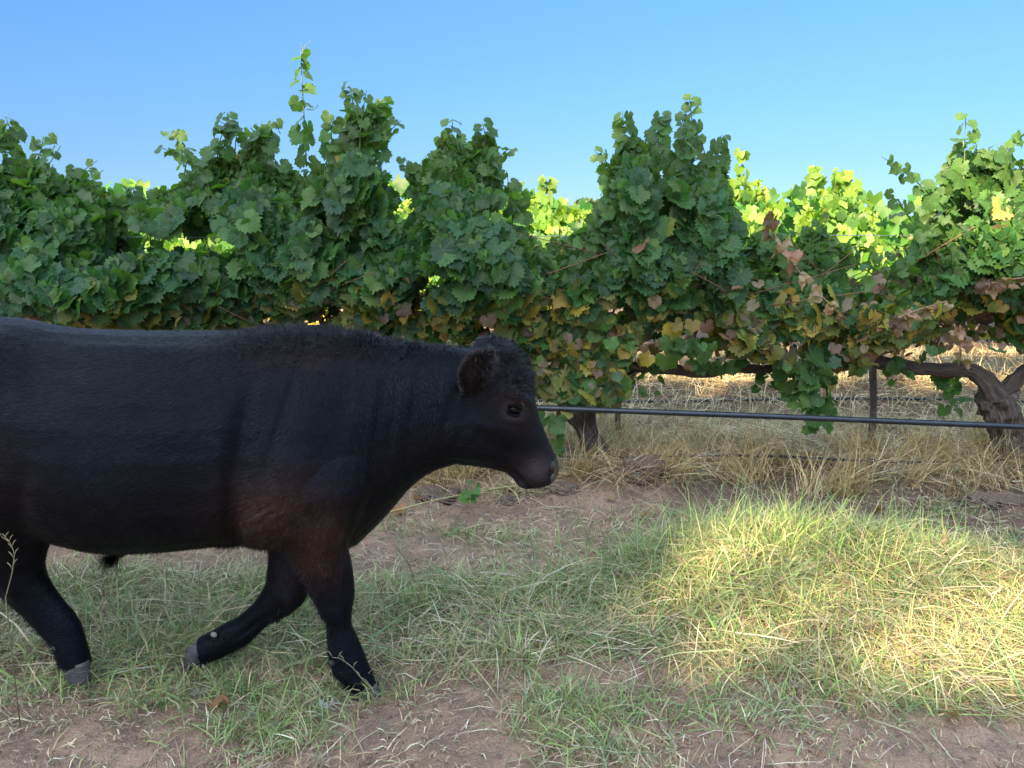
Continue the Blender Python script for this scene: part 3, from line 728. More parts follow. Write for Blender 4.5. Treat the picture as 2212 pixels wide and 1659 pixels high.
# cut straw: lying in the windrow, under the vines, thinly on the bare soil
def under(x, y): return sstep(4.50, 4.95, y + .35 * (noise(x * 1.5, y * 1.5, s=23) - .5))
DIRT = ground.data.materials[0]
MAT_CLOD = plain('clod_soil', (0.15, 0.105, 0.08), .95, .1, .5, 60, 1.0)
r1 = scatter(60000, -3.4, 3.4, 2.0, 4.0, lambda x, y: cover(x, y) * (.35 + .6 * sstep(.3, .6, fbm(x * 2.5 + 9, y * 2.5, s=54))) * (1 - .45 * np.clip(lush(x, y), 0, 1)))
r2 = scatter(56000, -4.2, 4.4, 4.1, 6.6, lambda x, y: under(x, y) * (.10 + .90 * sstep(.40, .60, fbm(x * 3.0, y * 4.5, s=64))))
r3 = scatter(32000, -2.6, 2.6, 1.75, 4.5, lambda x, y: .05 + .55 * sstep(.46, .68, fbm(x * 3, y * 3, s=74)))
r4 = scatter(45000, -7, 8, 6.4, 11, lambda x, y: .8 + 0 * x)
parts = []
r5 = scatter(42000, -2.8, 2.8, 1.75, 4.7, lambda x, y: (.25 + .75 * sstep(.4, .6, fbm(x * 4, y * 4, s=84))) * (1 - .7 * cover(x, y)) * (1 - .6 * np.exp(-((y - 4.1) / .4) ** 2)))
for rt, up, l0, l1, wd, hz in ((r5, .03, .008, .05, (.002, .0045), .004), (r1, .12, .06, .24, (.0018, .0042), .06), (r2, .16, .10, .42, (.0026, .0052), .07), (r3, .04, .02, .16, (.002, .0042), .012), (r4, .35, .12, .4, (.004, .008), .05)):
    n = len(rt)
    rt = rt + np.stack([np.zeros(n), np.zeros(n), rng.uniform(0, hz, n)], 1)
    u = rng.uniform(0, 1, n) < up
    lean = np.where(u, np.abs(rng.normal(.5, .35, n)), rng.uniform(1.25, 1.62, n))
    parts.append(blades_np(rt, flowhead(rt[:, 0], rt[:, 1], .75), lean, rng.uniform(l0, l1, n), rng.uniform(*wd, n), np.where(u, rng.uniform(.1, .9, n), rng.uniform(0, .25, n)), pick(SS, n) * (1.22 if rt is r2 or l1 == .42 else 1.0)))
# standing dry tufts, leaning together, along the foot of the vines
tx, ty, hd = [], [], []
for k in range(150):
    cx, cy = rng.uniform(-1.2, 3.6), rng.uniform(4.55, 5.7); m_ = rng.integers(30, 90); h0 = rng.uniform(0, 6.283)
    tx.append(rng.normal(cx, .06, m_)); ty.append(rng.normal(cy, .05, m_)); hd.append(rng.normal(h0, .6, m_))
tx, ty, hd = map(np.concatenate, (tx, ty, hd)); n = len(tx)
parts.append(blades_np(np.stack([tx, ty, terrain(tx, ty)], 1), hd, np.abs(rng.normal(.65, .3, n)), rng.uniform(.16, .48, n), rng.uniform(.0026, .0046, n), rng.uniform(.05, .7, n), pick(SS, n) * np.array((1.15, 1.02, .80))))
# the tangle of straw by the bull's chin
g = G(1110, 1075); n = 420
parts.append(blades_np(np.stack([rng.normal(g[0], .11, n), rng.normal(g[1], .06, n), np.zeros(n) + .01], 1) + 0, rng.uniform(0, 6.283, n), np.abs(rng.normal(.6, .4, n)), rng.uniform(.1, .26, n), rng.uniform(.0026, .0044, n), rng.uniform(.3, 1.1, n), pick(SS, n) * 1.1))
V, T, C, _ = join(parts)
tag(put("straw", tri_mesh("straw", V, T, C), MAT_STRAW), "dry cut straw strewn over the soil and piled under the vines", "straw", kind="stuff")

# crumbs and clods of soil
nc = 5200; gx_, gy_ = rng.uniform(-2.9, 3.2, nc), np.concatenate([rng.uniform(1.75, 2.6, nc // 2), rng.uniform(3.5, 4.9, nc - nc // 2)])
kk = rng.uniform(0, 1, nc) < sstep(.42, .62, fbm(gx_ * 2.2, gy_ * 2.2, s=97)); gx_, gy_ = gx_[kk], gy_[kk]; nc = len(gx_)
oc = np.array([(1, 0, 0), (0, 1, 0), (-1, 0, 0), (0, -1, 0), (.6, .6, .6), (-.6, .6, .5), (-.5, -.6, .6), (.6, -.5, .55), (0, 0, .95)], float)
ot = np.array([(0, 1, 4), (1, 2, 5), (2, 3, 6), (3, 0, 7), (4, 1, 5), (5, 2, 6), (6, 3, 7), (7, 0, 4), (4, 5, 8), (5, 6, 8), (6, 7, 8), (7, 4, 8)])
sz_ = .004 + .016 * rng.uniform(0, 1, nc) ** 4
Vc = oc[None] * rng.uniform(.6, 1.3, (nc, 9, 1)) * sz_[:, None, None] * np.array((1, 1, .75)) + np.stack([gx_, gy_, terrain(gx_, gy_) - .001], 1)[:, None]
tag(put("soil_crumbs", tri_mesh("soil_crumbs", Vc.reshape(-1, 3), (ot[None] + (np.arange(nc) * 9)[:, None, None]).reshape(-1, 3), smooth=False), DIRT), "small crumbs and clods of reddish soil on the bare ground", "soil", kind="stuff")
# the bigger clods
for px, py, w_, h_, lab in ((1385, 1062, .15, .11, "big dark lumpy clod of soil in the straw right of the bull's muzzle"), (1212, 1080, .10, .07, "dark soil clod below the bull's muzzle"), (945, 1085, .15, .07, "grey brown clod of soil nearest the bull's chest"), (1100, 1092, .07, .05, "small dark clod under the bull's chin"), (2150, 1100, .16, .06, "flat dark clod of soil at the right edge behind the grass bank")):
    g = G(px, py); b0 = np.array((g[0], g[1], float(terrain(*g))))
    a_, b_ = np.meshgrid(np.linspace(0, math.pi * .62, 16), np.arange(30) / 30 * 2 * math.pi, indexing='ij')
    dv = np.stack([np.sin(a_) * np.cos(b_), np.sin(a_) * np.sin(b_), np.cos(a_)], -1).reshape(-1, 3)
    rr = .65 + .6 * fbm(dv[:, 0] * 2.2 + px, dv[:, 1] * 2.2, dv[:, 2] * 2.2, s=7) + .35 * (noise(dv[:, 0] * 8, dv[:, 1] * 8, dv[:, 2] * 8, s=8) - .5)
    rr = rr + .22 * (noise(dv[:, 0] * 17, dv[:, 1] * 17, dv[:, 2] * 17, s=9) - .5)
    V = dv * rr[:, None] * np.array((w_ * 1.15, w_ * .9, h_)) - (0, 0, .022)
    i = np.arange(15)[:, None] * 30; j = np.arange(30)[None]; j2 = (j + 1) % 30
    T = np.concatenate([np.stack([i + j, i + 30 + j, i + 30 + j2], -1).reshape(-1, 3), np.stack([i + j, i + 30 + j2, i + j2], -1).reshape(-1, 3)])
    o = put("soil_clod", tri_mesh("soil_clod", V, T, smooth=False), MAT_CLOD); o.location = b0
    tag(o, lab, "soil clod", "clods of soil on the bare strip")
# fallen leaves
flm = []
for k in range(5):
    V0, T0 = leaf_template(200 + k)
    V1 = V0.copy(); V1[:, 2] = V1[:, 2] * 1.6 + .12 * np.sin(V1[:, 0] * 5 + k) + .1 * np.cos(V1[:, 1] * 6)
    V1 *= .055; V1[:, 2] -= V1[:, 2].min()
    cc = np.array([(0.42, .19, .09), (.34, .16, .09), (.27, .14, .09), (.38, .24, .15), (.22, .09, .06)][k])
    flm.append(tri_mesh("fallen_leaf", V1, T0, np.tile(cc, (len(V1), 1)), V0))
for k, (px, py, lab) in enumerate(((865, 1118, "orange dry leaf on the soil just right of the bull's chest"), (1393, 1140, "curled pinkish dry leaf on the bare soil right of the bull's muzzle"), (1362, 1030, "red fallen leaf at the top of the dark soil clod"), (1630, 1030, "dark red leaf in straw under the pipe"),
                                   (1095, 1080, "tan leaf on the straw below the bull's chin"), (1990, 985, None), (1935, 950, None), (1960, 940, None), (2010, 960, None), (1900, 930, None), (1780, 960, None), (1700, 945, None), (1660, 940, None), (1610, 950, None), (1580, 965, None), (1545, 945, None),
                                   (1480, 1150, None), (1240, 1060, None), (1320, 1095, None), (1900, 1120, None), (1750, 1045, None), (480, 1530, "reddish dry leaf on the soil under the bull"), (2060, 1570, None), (1975, 1060, None), (1340, 960, None), (900, 1098, None), (1030, 1010, None), (970, 1020, None))):
    g = G(px, py); o = put("fallen_leaf", flm[k % 5], MAT_LEAF)
    o.location = (g[0], g[1], float(terrain(g[0], g[1])) + .012)
    o.rotation_euler = (rng.normal(0, .35), rng.normal(0, .35), rng.uniform(0, 6.28))
    s = rng.uniform(.5, .85); o.scale = (s, s, s)
    tag(o, lab or "small curled reddish brown leaf fallen among the straw", "leaf", "fallen vine leaves")

# weeds and twigs in front of the legs
def weed(name, label, pts, Yy, seeds, mat):
    path = smooth_path([P(a, b, Yy) for a, b in pts], 24)
    b0 = np.array((path[0][0], Yy, float(terrain(path[0][0], Yy))))
    path = np.concatenate([[b0 - (0, 0, .02)], path])
    root = thing(name, label, "weed", b0)
    tube("stem", path, np.linspace(.0018, .0009, len(path)), mat, root, b0, 5)
    for k in range(seeds):
        i = int(8 + (len(path) - 9) * k / max(1, seeds - 1)); s = 1 if k % 2 else -1
        p = path[i]; q_ = p + np.array((s * .014, 0, .022))
        tube("seed_pod", np.array([p, (p + q_) / 2 + (0, 0, .004), q_]), [.0008, .0017, .0007], mat, root, b0, 5)
MAT_DRYSTEM = plain("dry_stem", (.20, .18, .11), .7, .2, .2, 40)
weed("weed_stalk", "thin dry weed stalk with seed pods in front of the bull's hind leg", [(12, 1290), (26, 1240), (32, 1195), (22, 1172), (4, 1160)], 2.2, 11, MAT_DRYSTEM)
weed("dry_twig", "thin forked dry twig leaning across the bull's front hoof", [(815, 1500), (785, 1470), (760, 1440), (735, 1422), (718, 1420)], 2.30, 5, MAT_DRYSTEM)
pth = smooth_path([P(835, 1108, 4.15), P(930, 1082, 4.2), P(1030, 1062, 4.3), P(1100, 1050, 4.4), P(1190, 1052, 4.5)], 24)
rt_ = thing("vine_runner", "pale green vine runner trailing on the soil under the bull's chin", "vine shoot", pth[0])
tube("stem", pth, .004, plain("runner", (.35, .33, .14), .6), rt_, pth[0], 5)
V, T, C, U = leaves_np(*along(smooth_path([P(1010, 1080, 4.2), P(1022, 1060, 4.2), P(1030, 1035, 4.2)], 6), 8, .04, .025))
put("foliage", tri_mesh("foliage", V - pth[0], T, C * 1.3, U), MAT_LEAF, rt_)
# pale scraps in the grass
for k, (px, py) in enumerate(((432, 1505), (541, 1546), (706, 1548), (262, 1435))):
    g = G(px, py); b0 = np.array((g[0], g[1], float(terrain(*g)) + .01)); n = 40
    hd = rng.uniform(0, 6.28, n)
    V, T, C = blades_np(np.tile(b0, (n, 1)) + rng.normal(0, .009, (n, 3)), hd, rng.uniform(.3, 1.5, n), rng.uniform(.012, .035, n), np.full(n, .004), rng.uniform(.2, 1, n), np.tile((.42, .40, .38), (n, 1)))
    o = put("feather_scrap", tri_mesh("feather_scrap", V - b0, T, C), MAT_STRAW); o.location = b0
    tag(o, "small pale fluffy scrap lying in the grass near the bull's hooves", "feather", "pale scraps in the grass")

#%%COW
# ------------------------------------------------------------------ the young bull
CX = 740.0
def cy(px): return 2.555 + 0.05 * (CX - px) / 600.0
def loft(secs, seg=28, power=0.9):
    V = []
    for C, A, w, egg in secs:
        ph = np.arange(seg) / seg * 2 * math.pi
        c_, s_ = np.cos(ph), np.sin(ph)
        c2, s2 = np.sign(c_) * np.abs(c_) ** power, np.sign(s_) * np.abs(s_) ** power
        V.append(C + c2[:, None] * A + np.stack([0 * s2, s2 * w * (1 + egg * c_), 0 * s2], 1))
    n = len(V); V = np.concatenate(V)
    i0 = np.arange(n - 1)[:, None] * seg + np.arange(seg)[None]; i1 = np.arange(n - 1)[:, None] * seg + (np.arange(seg)[None] + 1) % seg
    T = np.concatenate([np.stack([i0, i1, i1 + seg], -1).reshape(-1, 3), np.stack([i0, i1 + seg, i0 + seg], -1).reshape(-1, 3)])
    c0, c1 = len(V), len(V) + 1
    V = np.concatenate([V, [V[:seg].mean(0)], [V[-seg:].mean(0)]])
    k = np.arange(seg); k2 = (k + 1) % seg
    T = np.concatenate([T, np.stack([np.full(seg, c0), k2, k], 1), np.stack([np.full(seg, c1), (n - 1) * seg + k, (n - 1) * seg + k2], 1)])
    return V, T
def interp_secs(secs, m, passes=2):
    A = np.array([np.concatenate([c, a, [w, e]]) for c, a, w, e in secs]); t = np.linspace(0, 1, len(A))
    L = np.concatenate([[0], np.cumsum(np.linalg.norm(np.diff(A[:, :3], axis=0), axis=1))]); L /= L[-1]
    s = np.linspace(0, 1, m)
    # Catmull-Rom style smoothing through the sections
    B = np.stack([np.interp(s, L, A[:, k]) for k in range(A.shape[1])], 1)
    for _ in range(passes): B[1:-1] = (B[:-2] + 2 * B[1:-1] + B[2:]) / 4
    return [(b[:3], b[3:6], b[6], b[7]) for b in B]
def pair(f, r, off, w, egg=0.0):
    a, b = P(*f, cy(f[0]) + off), P(*r, cy(r[0]) + off)
    return ((a + b) / 2, (a - b) / 2, w, egg)
def widen(S, k=.06):
    return [((f[0] + (f[0] - r[0]) * k, f[1] + (f[1] - r[1]) * k), (r[0] - (f[0] - r[0]) * k, r[1] - (f[1] - r[1]) * k), o, w * (1 + k)) for f, r, o, w in S]
torso = [(-425, 790, 960, .08, 0), (-400, 745, 1020, .16, 0), (-330, 712, 1090, .22, 0), (-200, 694, 1130, .265, -.1), (-80, 685, 1142, .275, -.12), (0, 685, 1150, .275, -.12), (60, 692, 1152, .272, -.14), (130, 708, 1152, .275, -.14), (250, 714, 1182, .29, -.10),
         (400, 716, 1174, .295, -.12), (520, 715, 1161, .285, -.16), (600, 710, 1166, .262, -.22), (680, 707, 1186, .24, -.28), (740, 712, 1193, .215, -.25), (800, 724, 1150, .175, -.15), (840, 732, 1108, .15, -.1), (900, 743, 1034, .125, 0), (960, 748, 1004, .112, 0), (1005, 750, 1000, .10, 0), (1060, 765, 960, .07, 0)]
parts = [loft(interp_secs([pair((x, a), (x, b), 0, w, e) for x, a, b, w, e in torso], 70))]
head = [((1062, 735), (985, 850), .085, 0), ((1100, 738), (975, 930), .098, .05), ((1137, 775), (970, 985), .108, 0), ((1152, 825), (990, 1000), .110, 0), ((1158, 872), (1025, 1003), .104, .06), ((1168, 908), (1062, 1010), .084, .05),
        ((1183, 946), (1092, 1018), .069, 0), ((1197, 978), (1110, 1032), .066, 0), ((1207, 1003), (1124, 1048), .067, 0), ((1208, 1016), (1136, 1052), .064, 0), ((1203, 1029), (1150, 1053), .055, 0), ((1193, 1038), (1166, 1049), .034, 0)]
parts.append(loft(interp_secs([pair(f, r, 0, w, e) for f, r, w, e in head], 60, 1), 32, .84))
front = [((770, 900), (640, 900), -.04, .05), ((792, 975), (590, 985), -.13, .085), ((795, 1050), (570, 1065), -.15, .095), ((768, 1125), (588, 1135), -.14, .085), ((742, 1178), (606, 1168), -.125, .068), ((752, 1213), (638, 1210), -.12, .058), ((759, 1253), (662, 1253), -.115, .05),
         ((762, 1288), (672, 1284), -.115, .046), ((756, 1323), (697, 1314), -.115, .036), ((756, 1350), (708, 1352), -.115, .030), ((769, 1376), (710, 1386), -.115, .034), ((781, 1407), (713, 1420), -.115, .038), ((793, 1438), (725, 1448), -.115, .04), ((806, 1463), (746, 1472), -.115, .041), ((816, 1482), (756, 1488), -.115, .042)]
parts.append(loft(interp_secs([pair(f, r, o, w) for f, r, o, w in widen(front)], 60, 1), 24, 1.0))
bent = [((760, 1060), (590, 1060), .10, .08), ((705, 1150), (588, 1160), .07, .06), ((682, 1215), (585, 1222), .05, .052), ((668, 1268), (579, 1262), .04, .048), ((652, 1300), (560, 1293), .04, .042), ((622, 1327), (548, 1308), .04, .036), ((580, 1345), (515, 1335), .04, .03), ((557, 1366), (492, 1345), .04, .031), ((535, 1388), (470, 1359), .04, .035),
        ((507, 1404), (446, 1372), .04, .036), ((472, 1420), (430, 1380), .04, .038), ((440, 1433), (427, 1384), .04, .038)]
parts.append(loft(interp_secs([pair(f, r, o, w) for f, r, o, w in widen(bent)], 50, 1), 24, 1.0))
hind = [((100, 930), (-280, 930), -.06, .10), ((125, 1080), (-270, 1080), -.14, .12), ((112, 1140), (-190, 1150), -.12, .10), ((92, 1185), (-100, 1205), -.10, .075), ((87, 1225), (-25, 1248), -.09, .058), ((95, 1250), (3, 1272), -.085, .05), ((118, 1283), (29, 1302), -.08, .042), ((148, 1317), (64, 1337), -.08, .038), ((169, 1345), (88, 1364), -.08, .038),
        ((180, 1383), (118, 1394), -.08, .041), ((188, 1412), (131, 1420), -.08, .043), ((193, 1432), (135, 1436), -.08, .045)]
parts.append(loft(interp_secs([pair(f, r, o, w) for f, r, o, w in widen(hind)], 50, 1), 24, 1.0))
hindf = [((60, 1000), (-330, 1000), .14, .11), ((0, 1100), (-330, 1100), .13, .10), ((-80, 1170), (-320, 1160), .11, .075), ((-160, 1230), (-310, 1215), .10, .055), ((-225, 1270), (-320, 1262), .10, .045), ((-255, 1320), (-325, 1318), .10, .038), ((-265, 1370), (-325, 1372), .10, .036), ((-260, 1400), (-325, 1405), .10, .042), ((-240, 1432), (-310, 1435), .10, .044)]
parts.append(loft(interp_secs([pair(f, r, o, w) for f, r, o, w in hindf], 40), 24, 1.0))
# ears
def ear(side):
    b_, m1, m2, tp_ = P(1024, 838, cy(1024)), P(1030, 805, cy(1030)), P(1037, 772, cy(1037)), P(1046, 741, cy(1046))
    ys = (.092, .140, .180, .205)
    secs = []
    for p_, y_, hw in zip((b_, m1, m2, tp_), ys, (.026, .050, .054, .030)):
        p_ = p_ + np.array((0, side * y_, 0)); secs.append((p_, np.array((hw, -side * hw * .35, .004)), .013, 0))
    return loft(interp_secs(secs, 14), 16, 1.0)
parts += [ear(-1), ear(1)]
# sheath, brisket fold, tail
parts.append(loft(interp_secs([pair((330, 1150), (200, 1150), 0, .05), pair((300, 1182), (225, 1180), 0, .035), pair((268, 1200), (232, 1196), 0, .018)], 10), 14, 1.0))
parts.append(loft(interp_secs([pair((850, 1060), (760, 1070), 0, .05), pair((843, 1100), (765, 1130), 0, .05), pair((805, 1142), (745, 1160), 0, .05), pair((772, 1176), (728, 1170), 0, .04)], 14), 14, 1.0))
parts.append(loft(interp_secs([pair((-400, 730), (-420, 760), 0, .03), pair((-435, 830), (-460, 830), 0, .024), pair((-440, 1000), (-462, 1000), 0, .018), pair((-440, 1150), (-470, 1150), 0, .022), pair((-445, 1260), (-465, 1260), 0, .012)], 24), 12, 1.0))
V, T, _, _ = join(parts)
tmp_me = tri_mesh("tmp", V, T); tmp = bpy.data.objects.new("tmp", tmp_me); COL.objects.link(tmp)
md = tmp.modifiers.new("r", 'REMESH'); md.mode = 'VOXEL'; md.voxel_size = 0.0054; md.use_smooth_shade = True
sm = tmp.modifiers.new("s", 'SMOOTH'); sm.factor = 0.5; sm.iterations = 9
dg = bpy.context.evaluated_depsgraph_get(); dg.update()
ev = tmp.evaluated_get(dg); body_me = bpy.data.meshes.new_from_object(ev)
bpy.data.objects.remove(tmp)
nv = len(body_me.vertices)
co = np.zeros(nv * 3, np.float32); body_me.vertices.foreach_get("co", co); co = co.reshape(-1, 3).astype(float)
def normals():
    body_me.vertices.foreach_set("co", co.astype(np.float32).ravel()); body_me.update()
    nn = np.zeros(nv * 3, np.float32); body_me.vertices.foreach_get("normal", nn); return nn.reshape(-1, 3).astype(float)
nr = normals()
# where each vertex would be seen: used to lay the muscles out in side view, mirrored on the far side
yy = 2.555 + 0.05 * (CX - (co[:, 0] * F / 2.56 + 1106)) / 600
tq = yy / 1.0
dyv = (co[:, 2] - H) / yy
PX = co[:, 0] / yy
def vpx(co):
    k = (co[:, 2] - H) / yy                       # = dirZ / dirY
    dy = (k * math.cos(TH) + math.sin(TH)) / (math.cos(TH) - k * math.sin(TH))
    t = yy / (math.cos(TH) + dy * math.sin(TH))
    return co[:, 0] / t * F + 1106, 829.5 - dy * F
SX, SY = vpx(co)
lat = np.abs(nr[:, 1])                            # only on the flanks
def blob(px, py, rx, ry, ang=0.0):
    c_, s_ = math.cos(R(ang)), math.sin(R(ang))
    u, v = (SX - px) * c_ + (SY - py) * s_, -(SX - px) * s_ + (SY - py) * c_
    return np.exp(-(u / rx) ** 2 - (v / ry) ** 2)
d = np.zeros(nv)
for px, py, rx, ry, ang, amp in (
        (690, 990, 100, 80, -35, .026), (615, 1075, 40, 55, 0, .018), (738, 1110, 36, 55, 10, .018), (572, 960, 18, 150, 6, -.020), (556, 1085, 14, 70, 0, -.020), (700, 860, 50, 120, 15, .016), (655, 860, 12, 110, 12, -.009), (800, 900, 40, 130, 12, .008),
        (60, 760, 50, 34, 20, .018), (30, 730, 30, 20, 0, .012), (175, 800, 80, 50, 15, -.020), (300, 745, 200, 14, 2, .008), (300, 1000, 150, 110, 0, .012), (140, 1060, 26, 90, 14, -.020), (110, 900, 20, 120, -10, -.010), (30, 960, 90, 120, 0, .010),
        (1114, 846, 36, 10, 28, .017), (1110, 872, 13, 9, 12, -.005), (1110, 894, 28, 8, 14, .006), (1150, 905, 14, 40, -20, -.004), (1010, 930, 60, 50, 25, .015), (1080, 950, 44, 20, 24, -.012), (1060, 905, 40, 12, 12, .007), (1150, 960, 30, 25, 60, .003),
        (1036, 785, 14, 34, 8, -.012), (1085, 745, 26, 20, 0, .006), (970, 905, 14, 70, 14, -.006), (900, 880, 10, 110, 6, -.004), (1000, 985, 60, 10, 6, -.006), (765, 1130, 12, 50, 14, -.014), (1126, 1026, 26, 4.2, 47, -.016), (1146, 1044, 10, 3.5, 20, -.010), (1120, 1040, 18, 9, 25, .011), (1165, 1018, 24, 18, 30, .010), (1120, 1000, 16, 12, 30, -.004), (1192, 1000, 12, 10, 30, .005),
        (720, 1285, 32, 16, 0, .011), (716, 1345, 8, 40, 0, -.007), (750, 1412, 28, 14, 20, .009), (745, 1230, 9, 50, -6, -.005), (628, 1300, 26, 18, 20, .010), (545, 1355, 40, 6, -34, -.006), (110, 1340, 50, 7, 42, -.009), (145, 1385, 30, 16, 40, .006), (70, 1240, 26, 30, 20, .009), (40, 1200, 8, 60, -24, -.010)):
    d += amp * blob(px, py, rx, ry, ang)
wr = sstep(740, 800, SX) * sstep(930, 880, SX) * sstep(740, 820, SY) * sstep(1090, 980, SY)   # folds down the neck
d += wr * .0048 * (fbm(SX / 26 + .12 * (SY - 900) / 26, SY / 260, s=4, o=2) - .5) * 2
er = sstep(540, 575, SX) * sstep(680, 620, SX) * sstep(1010, 1060, SY) * sstep(1150, 1120, SY)
d += er * .006 * (fbm(SY / 9 + .5 * SX / 9, SX / 60 - SY / 120, s=41, o=2) - .5) * 2
rb = sstep(180, 260, SX) * sstep(560, 500, SX) * sstep(800, 860, SY) * sstep(1130, 1050, SY)
d += rb * .006 * (fbm(SX / 60 - .25 * SY / 60, SY / 400, s=42, o=2) - .5) * 2
nost = blob(1191, 1013, 7, 9, 20) * (lat > .15)
d -= .018 * nost
d += .0022 * (fbm(co[:, 0] * 22, co[:, 1] * 22, co[:, 2] * 22, s=6) - .5) * 2
side_w = np.clip(lat * 1.6, 0, 1); co = co + nr * (d * side_w)[:, None]
# the front lid of the ears cups inward
nr = normals(); SX, SY = vpx(co)
brown = .85 * blob(640, 1060, 95, 80, -20) + .8 * blob(735, 1115, 40, 60, 10) + .5 * blob(690, 1180, 70, 50) + .24 * blob(1095, 850, 45, 26, 20) + .16 * blob(1105, 900, 40, 30) + .25 * blob(620, 1240, 50, 60) + .3 * blob(660, 760, 160, 40) + .2 * blob(1130, 1010, 40, 30) + .15 * blob(60, 1000, 120, 150)
brown = np.clip(brown * (.6 + .8 * fbm(SX / 60, SY / 60, s=77)), 0, 1)
black = np.array((0.0026, 0.0027, 0.0038)); bro = np.array((0.032, 0.0165, 0.0125))
tint = black + (bro - black) * brown[:, None]
mouth = blob(1127, 1027, 24, 3.2, 47) + blob(1146, 1044, 10, 3, 20)
lidz = np.exp(-((np.hypot((SX - 1110) / 1.25, SY - 872) - 17) / 6) ** 2)
earv = (np.abs(co[:, 1] - yy) > .105) & (SX > 985) & (SX < 1090) & (SY > 715) & (SY < 850)
tint = (tint + (.75 * blob(1158, 1002, 34, 30) + .5 * blob(1125, 1040, 16, 10))[:, None] * np.array((.026, .022, .0225))) * (1 - .92 * np.clip(mouth, 0, 1))[:, None] + lidz[:, None] * np.array((.010, .008, .0075)) + (earv * (.25 + .75 * (np.abs(nr[:, 1]) < .6)))[:, None] * np.array((.030, .026, .025))
muz = np.clip(sstep(1178, 1196, SX) * sstep(975, 1000, SY), 0, 1)
c4 = np.ones((nv, 4), np.float32); c4[:, :3] = tint
body_me.attributes.new("tint", 'FLOAT_COLOR', 'POINT').data.foreach_set("color", c4.ravel())
for p_ in body_me.polygons: p_.use_smooth = True
mh = M("black_hide", 0.5, 0.12)
mh.base(mh.attr("tint").outputs["Color"]); mh.b.inputs["Specular Tint"].default_value = (.62, .76, 1.0, 1)
hn = mh.noise(1.0, 4, .6, None, (60, 60, 190)); hn2 = mh.noise(240, 2)
mh.bump(mh.math('ADD', hn, mh.math('MULTIPLY', hn2, .6)), .55, .006)
mh.b.inputs["Sheen Weight"].default_value = .02; mh.b.inputs["Sheen Roughness"].default_value = .4
bull_base = np.array((P(400, 1490, 2.56)[0], 2.58, 0.0))
bull = thing("bull", "black young bull walking right past the vines, its front leg lifted behind", "bull", bull_base)
body_me.name = "body"
body_me.vertices.foreach_set("co", (co - bull_base).astype(np.float32).ravel()); body_me.update()
put("body", body_me, mh.m, bull)
body_me.materials.clear(); body_me.materials.append(mh.m)

# coat of short hairs
polys = np.zeros(len(body_me.polygons) * 4, np.int32)
ok = all(len(p_.vertices) == 4 for p_ in body_me.polygons)
if ok:
    body_me.polygons.foreach_get("vertices", polys); polys = polys.reshape(-1, 4)
else:
    polys = np.array([list(p_.vertices)[:4] if len(p_.vertices) >= 4 else list(p_.vertices) + [p_.vertices[-1]] for p_ in body_me.polygons])
seen = nr[polys].mean(1)[:, 1] < .45
polys = polys[seen]
e1, e2 = co[polys[:, 1]] - co[polys[:, 0]], co[polys[:, 3]] - co[polys[:, 0]]
area = np.linalg.norm(np.cross(e1, e2), axis=1); area /= area.sum()
def roots(n, w=None):
    p_ = area if w is None else area * w; p_ = p_ / p_.sum()
    f = rng.choice(len(polys), n, p=p_); u, v = rng.uniform(0, 1, n), rng.uniform(0, 1, n)
    q = polys[f]
    w4 = np.stack([(1 - u) * (1 - v), u * (1 - v), u * v, (1 - u) * v], 1)
    mixv = lambda A: np.sum(A[q] * w4[:, :, None], 1)
    return mixv(co), unit(mixv(nr)), mixv(tint), np.sum(SX[q] * w4, 1), np.sum(SY[q] * w4, 1)
def flow(p_, nn, sx, sy):
    n = len(p_)
    a = np.tile(np.array((-.85, 0, -.42)), (n, 1))
    leg = sstep(1120, 1200, sy)[:, None]; a = a * (1 - leg) + np.array((-.05, 0, -1.0)) * leg
    nk = (sstep(740, 860, sx) * sstep(1000, 940, sx))[:, None]; a = a * (1 - nk) + np.array((-.35, 0, -.9)) * nk
    hd = sstep(990, 1040, sx)[:, None]; a = a * (1 - hd) + np.array((-.35, 0, .75)) * hd
    rot = (fbm(p_[:, 0] * 5, p_[:, 2] * 5, s=15) - .5) * 2.6
    c_, s_ = np.cos(rot), np.sin(rot)
    a = np.stack([a[:, 0] * c_ - a[:, 2] * s_, rng.normal(0, .12, n), a[:, 0] * s_ + a[:, 2] * c_], 1)
    a = a - nn * np.sum(a * nn, 1, keepdims=True)
    return unit(a + rng.normal(0, .09, (n, 3)))
def hairs(p_, nn, dr, lift, ln, wd, col):
    n = len(p_)
    g = unit(dr + nn * lift[:, None]); sidev = unit(np.cross(g, nn) + rng.normal(0, .10, (n, 3)))
    tipd = unit(g + dr * .35)
    V = np.stack([p_ - nn * .001 - sidev * wd[:, None] * .5, p_ - nn * .001 + sidev * wd[:, None] * .5,
                  p_ + g * ln[:, None] * .55 - sidev * wd[:, None] * .35, p_ + g * ln[:, None] * .55 + sidev * wd[:, None] * .35, p_ + (g + tipd) * .5 * ln[:, None]], 1)
    T0 = np.array([(0, 1, 3), (0, 3, 2), (2, 3, 4)])
    T = (T0[None] + (np.arange(n) * 5)[:, None, None]).reshape(-1, 3)
    return V.reshape(-1, 3), T, np.repeat(col, 5, axis=0)
hp = []
p_, nn, tc, sx, sy = roots(150000)
mz = sstep(1165, 1188, sx) * sstep(965, 992, sy); k = rng.uniform(0, 1, len(p_)) > np.maximum(mz, .8 * np.exp(-((sx - 1127) * .73 - (sy - 1027) * .68) ** 2 / 12) * (np.abs(sx - 1128) < 22))
eyek = np.exp(-((sx - 1110) / 14) ** 2 - ((sy - 872) / 9) ** 2) < .45
k &= eyek
p_, nn, tc, sx, sy = p_[k], nn[k], tc[k], sx[k], sy[k]; n = len(p_)
face = sstep(1000, 1060, sx) * (1 + .75 * sstep(1090, 1140, sx))
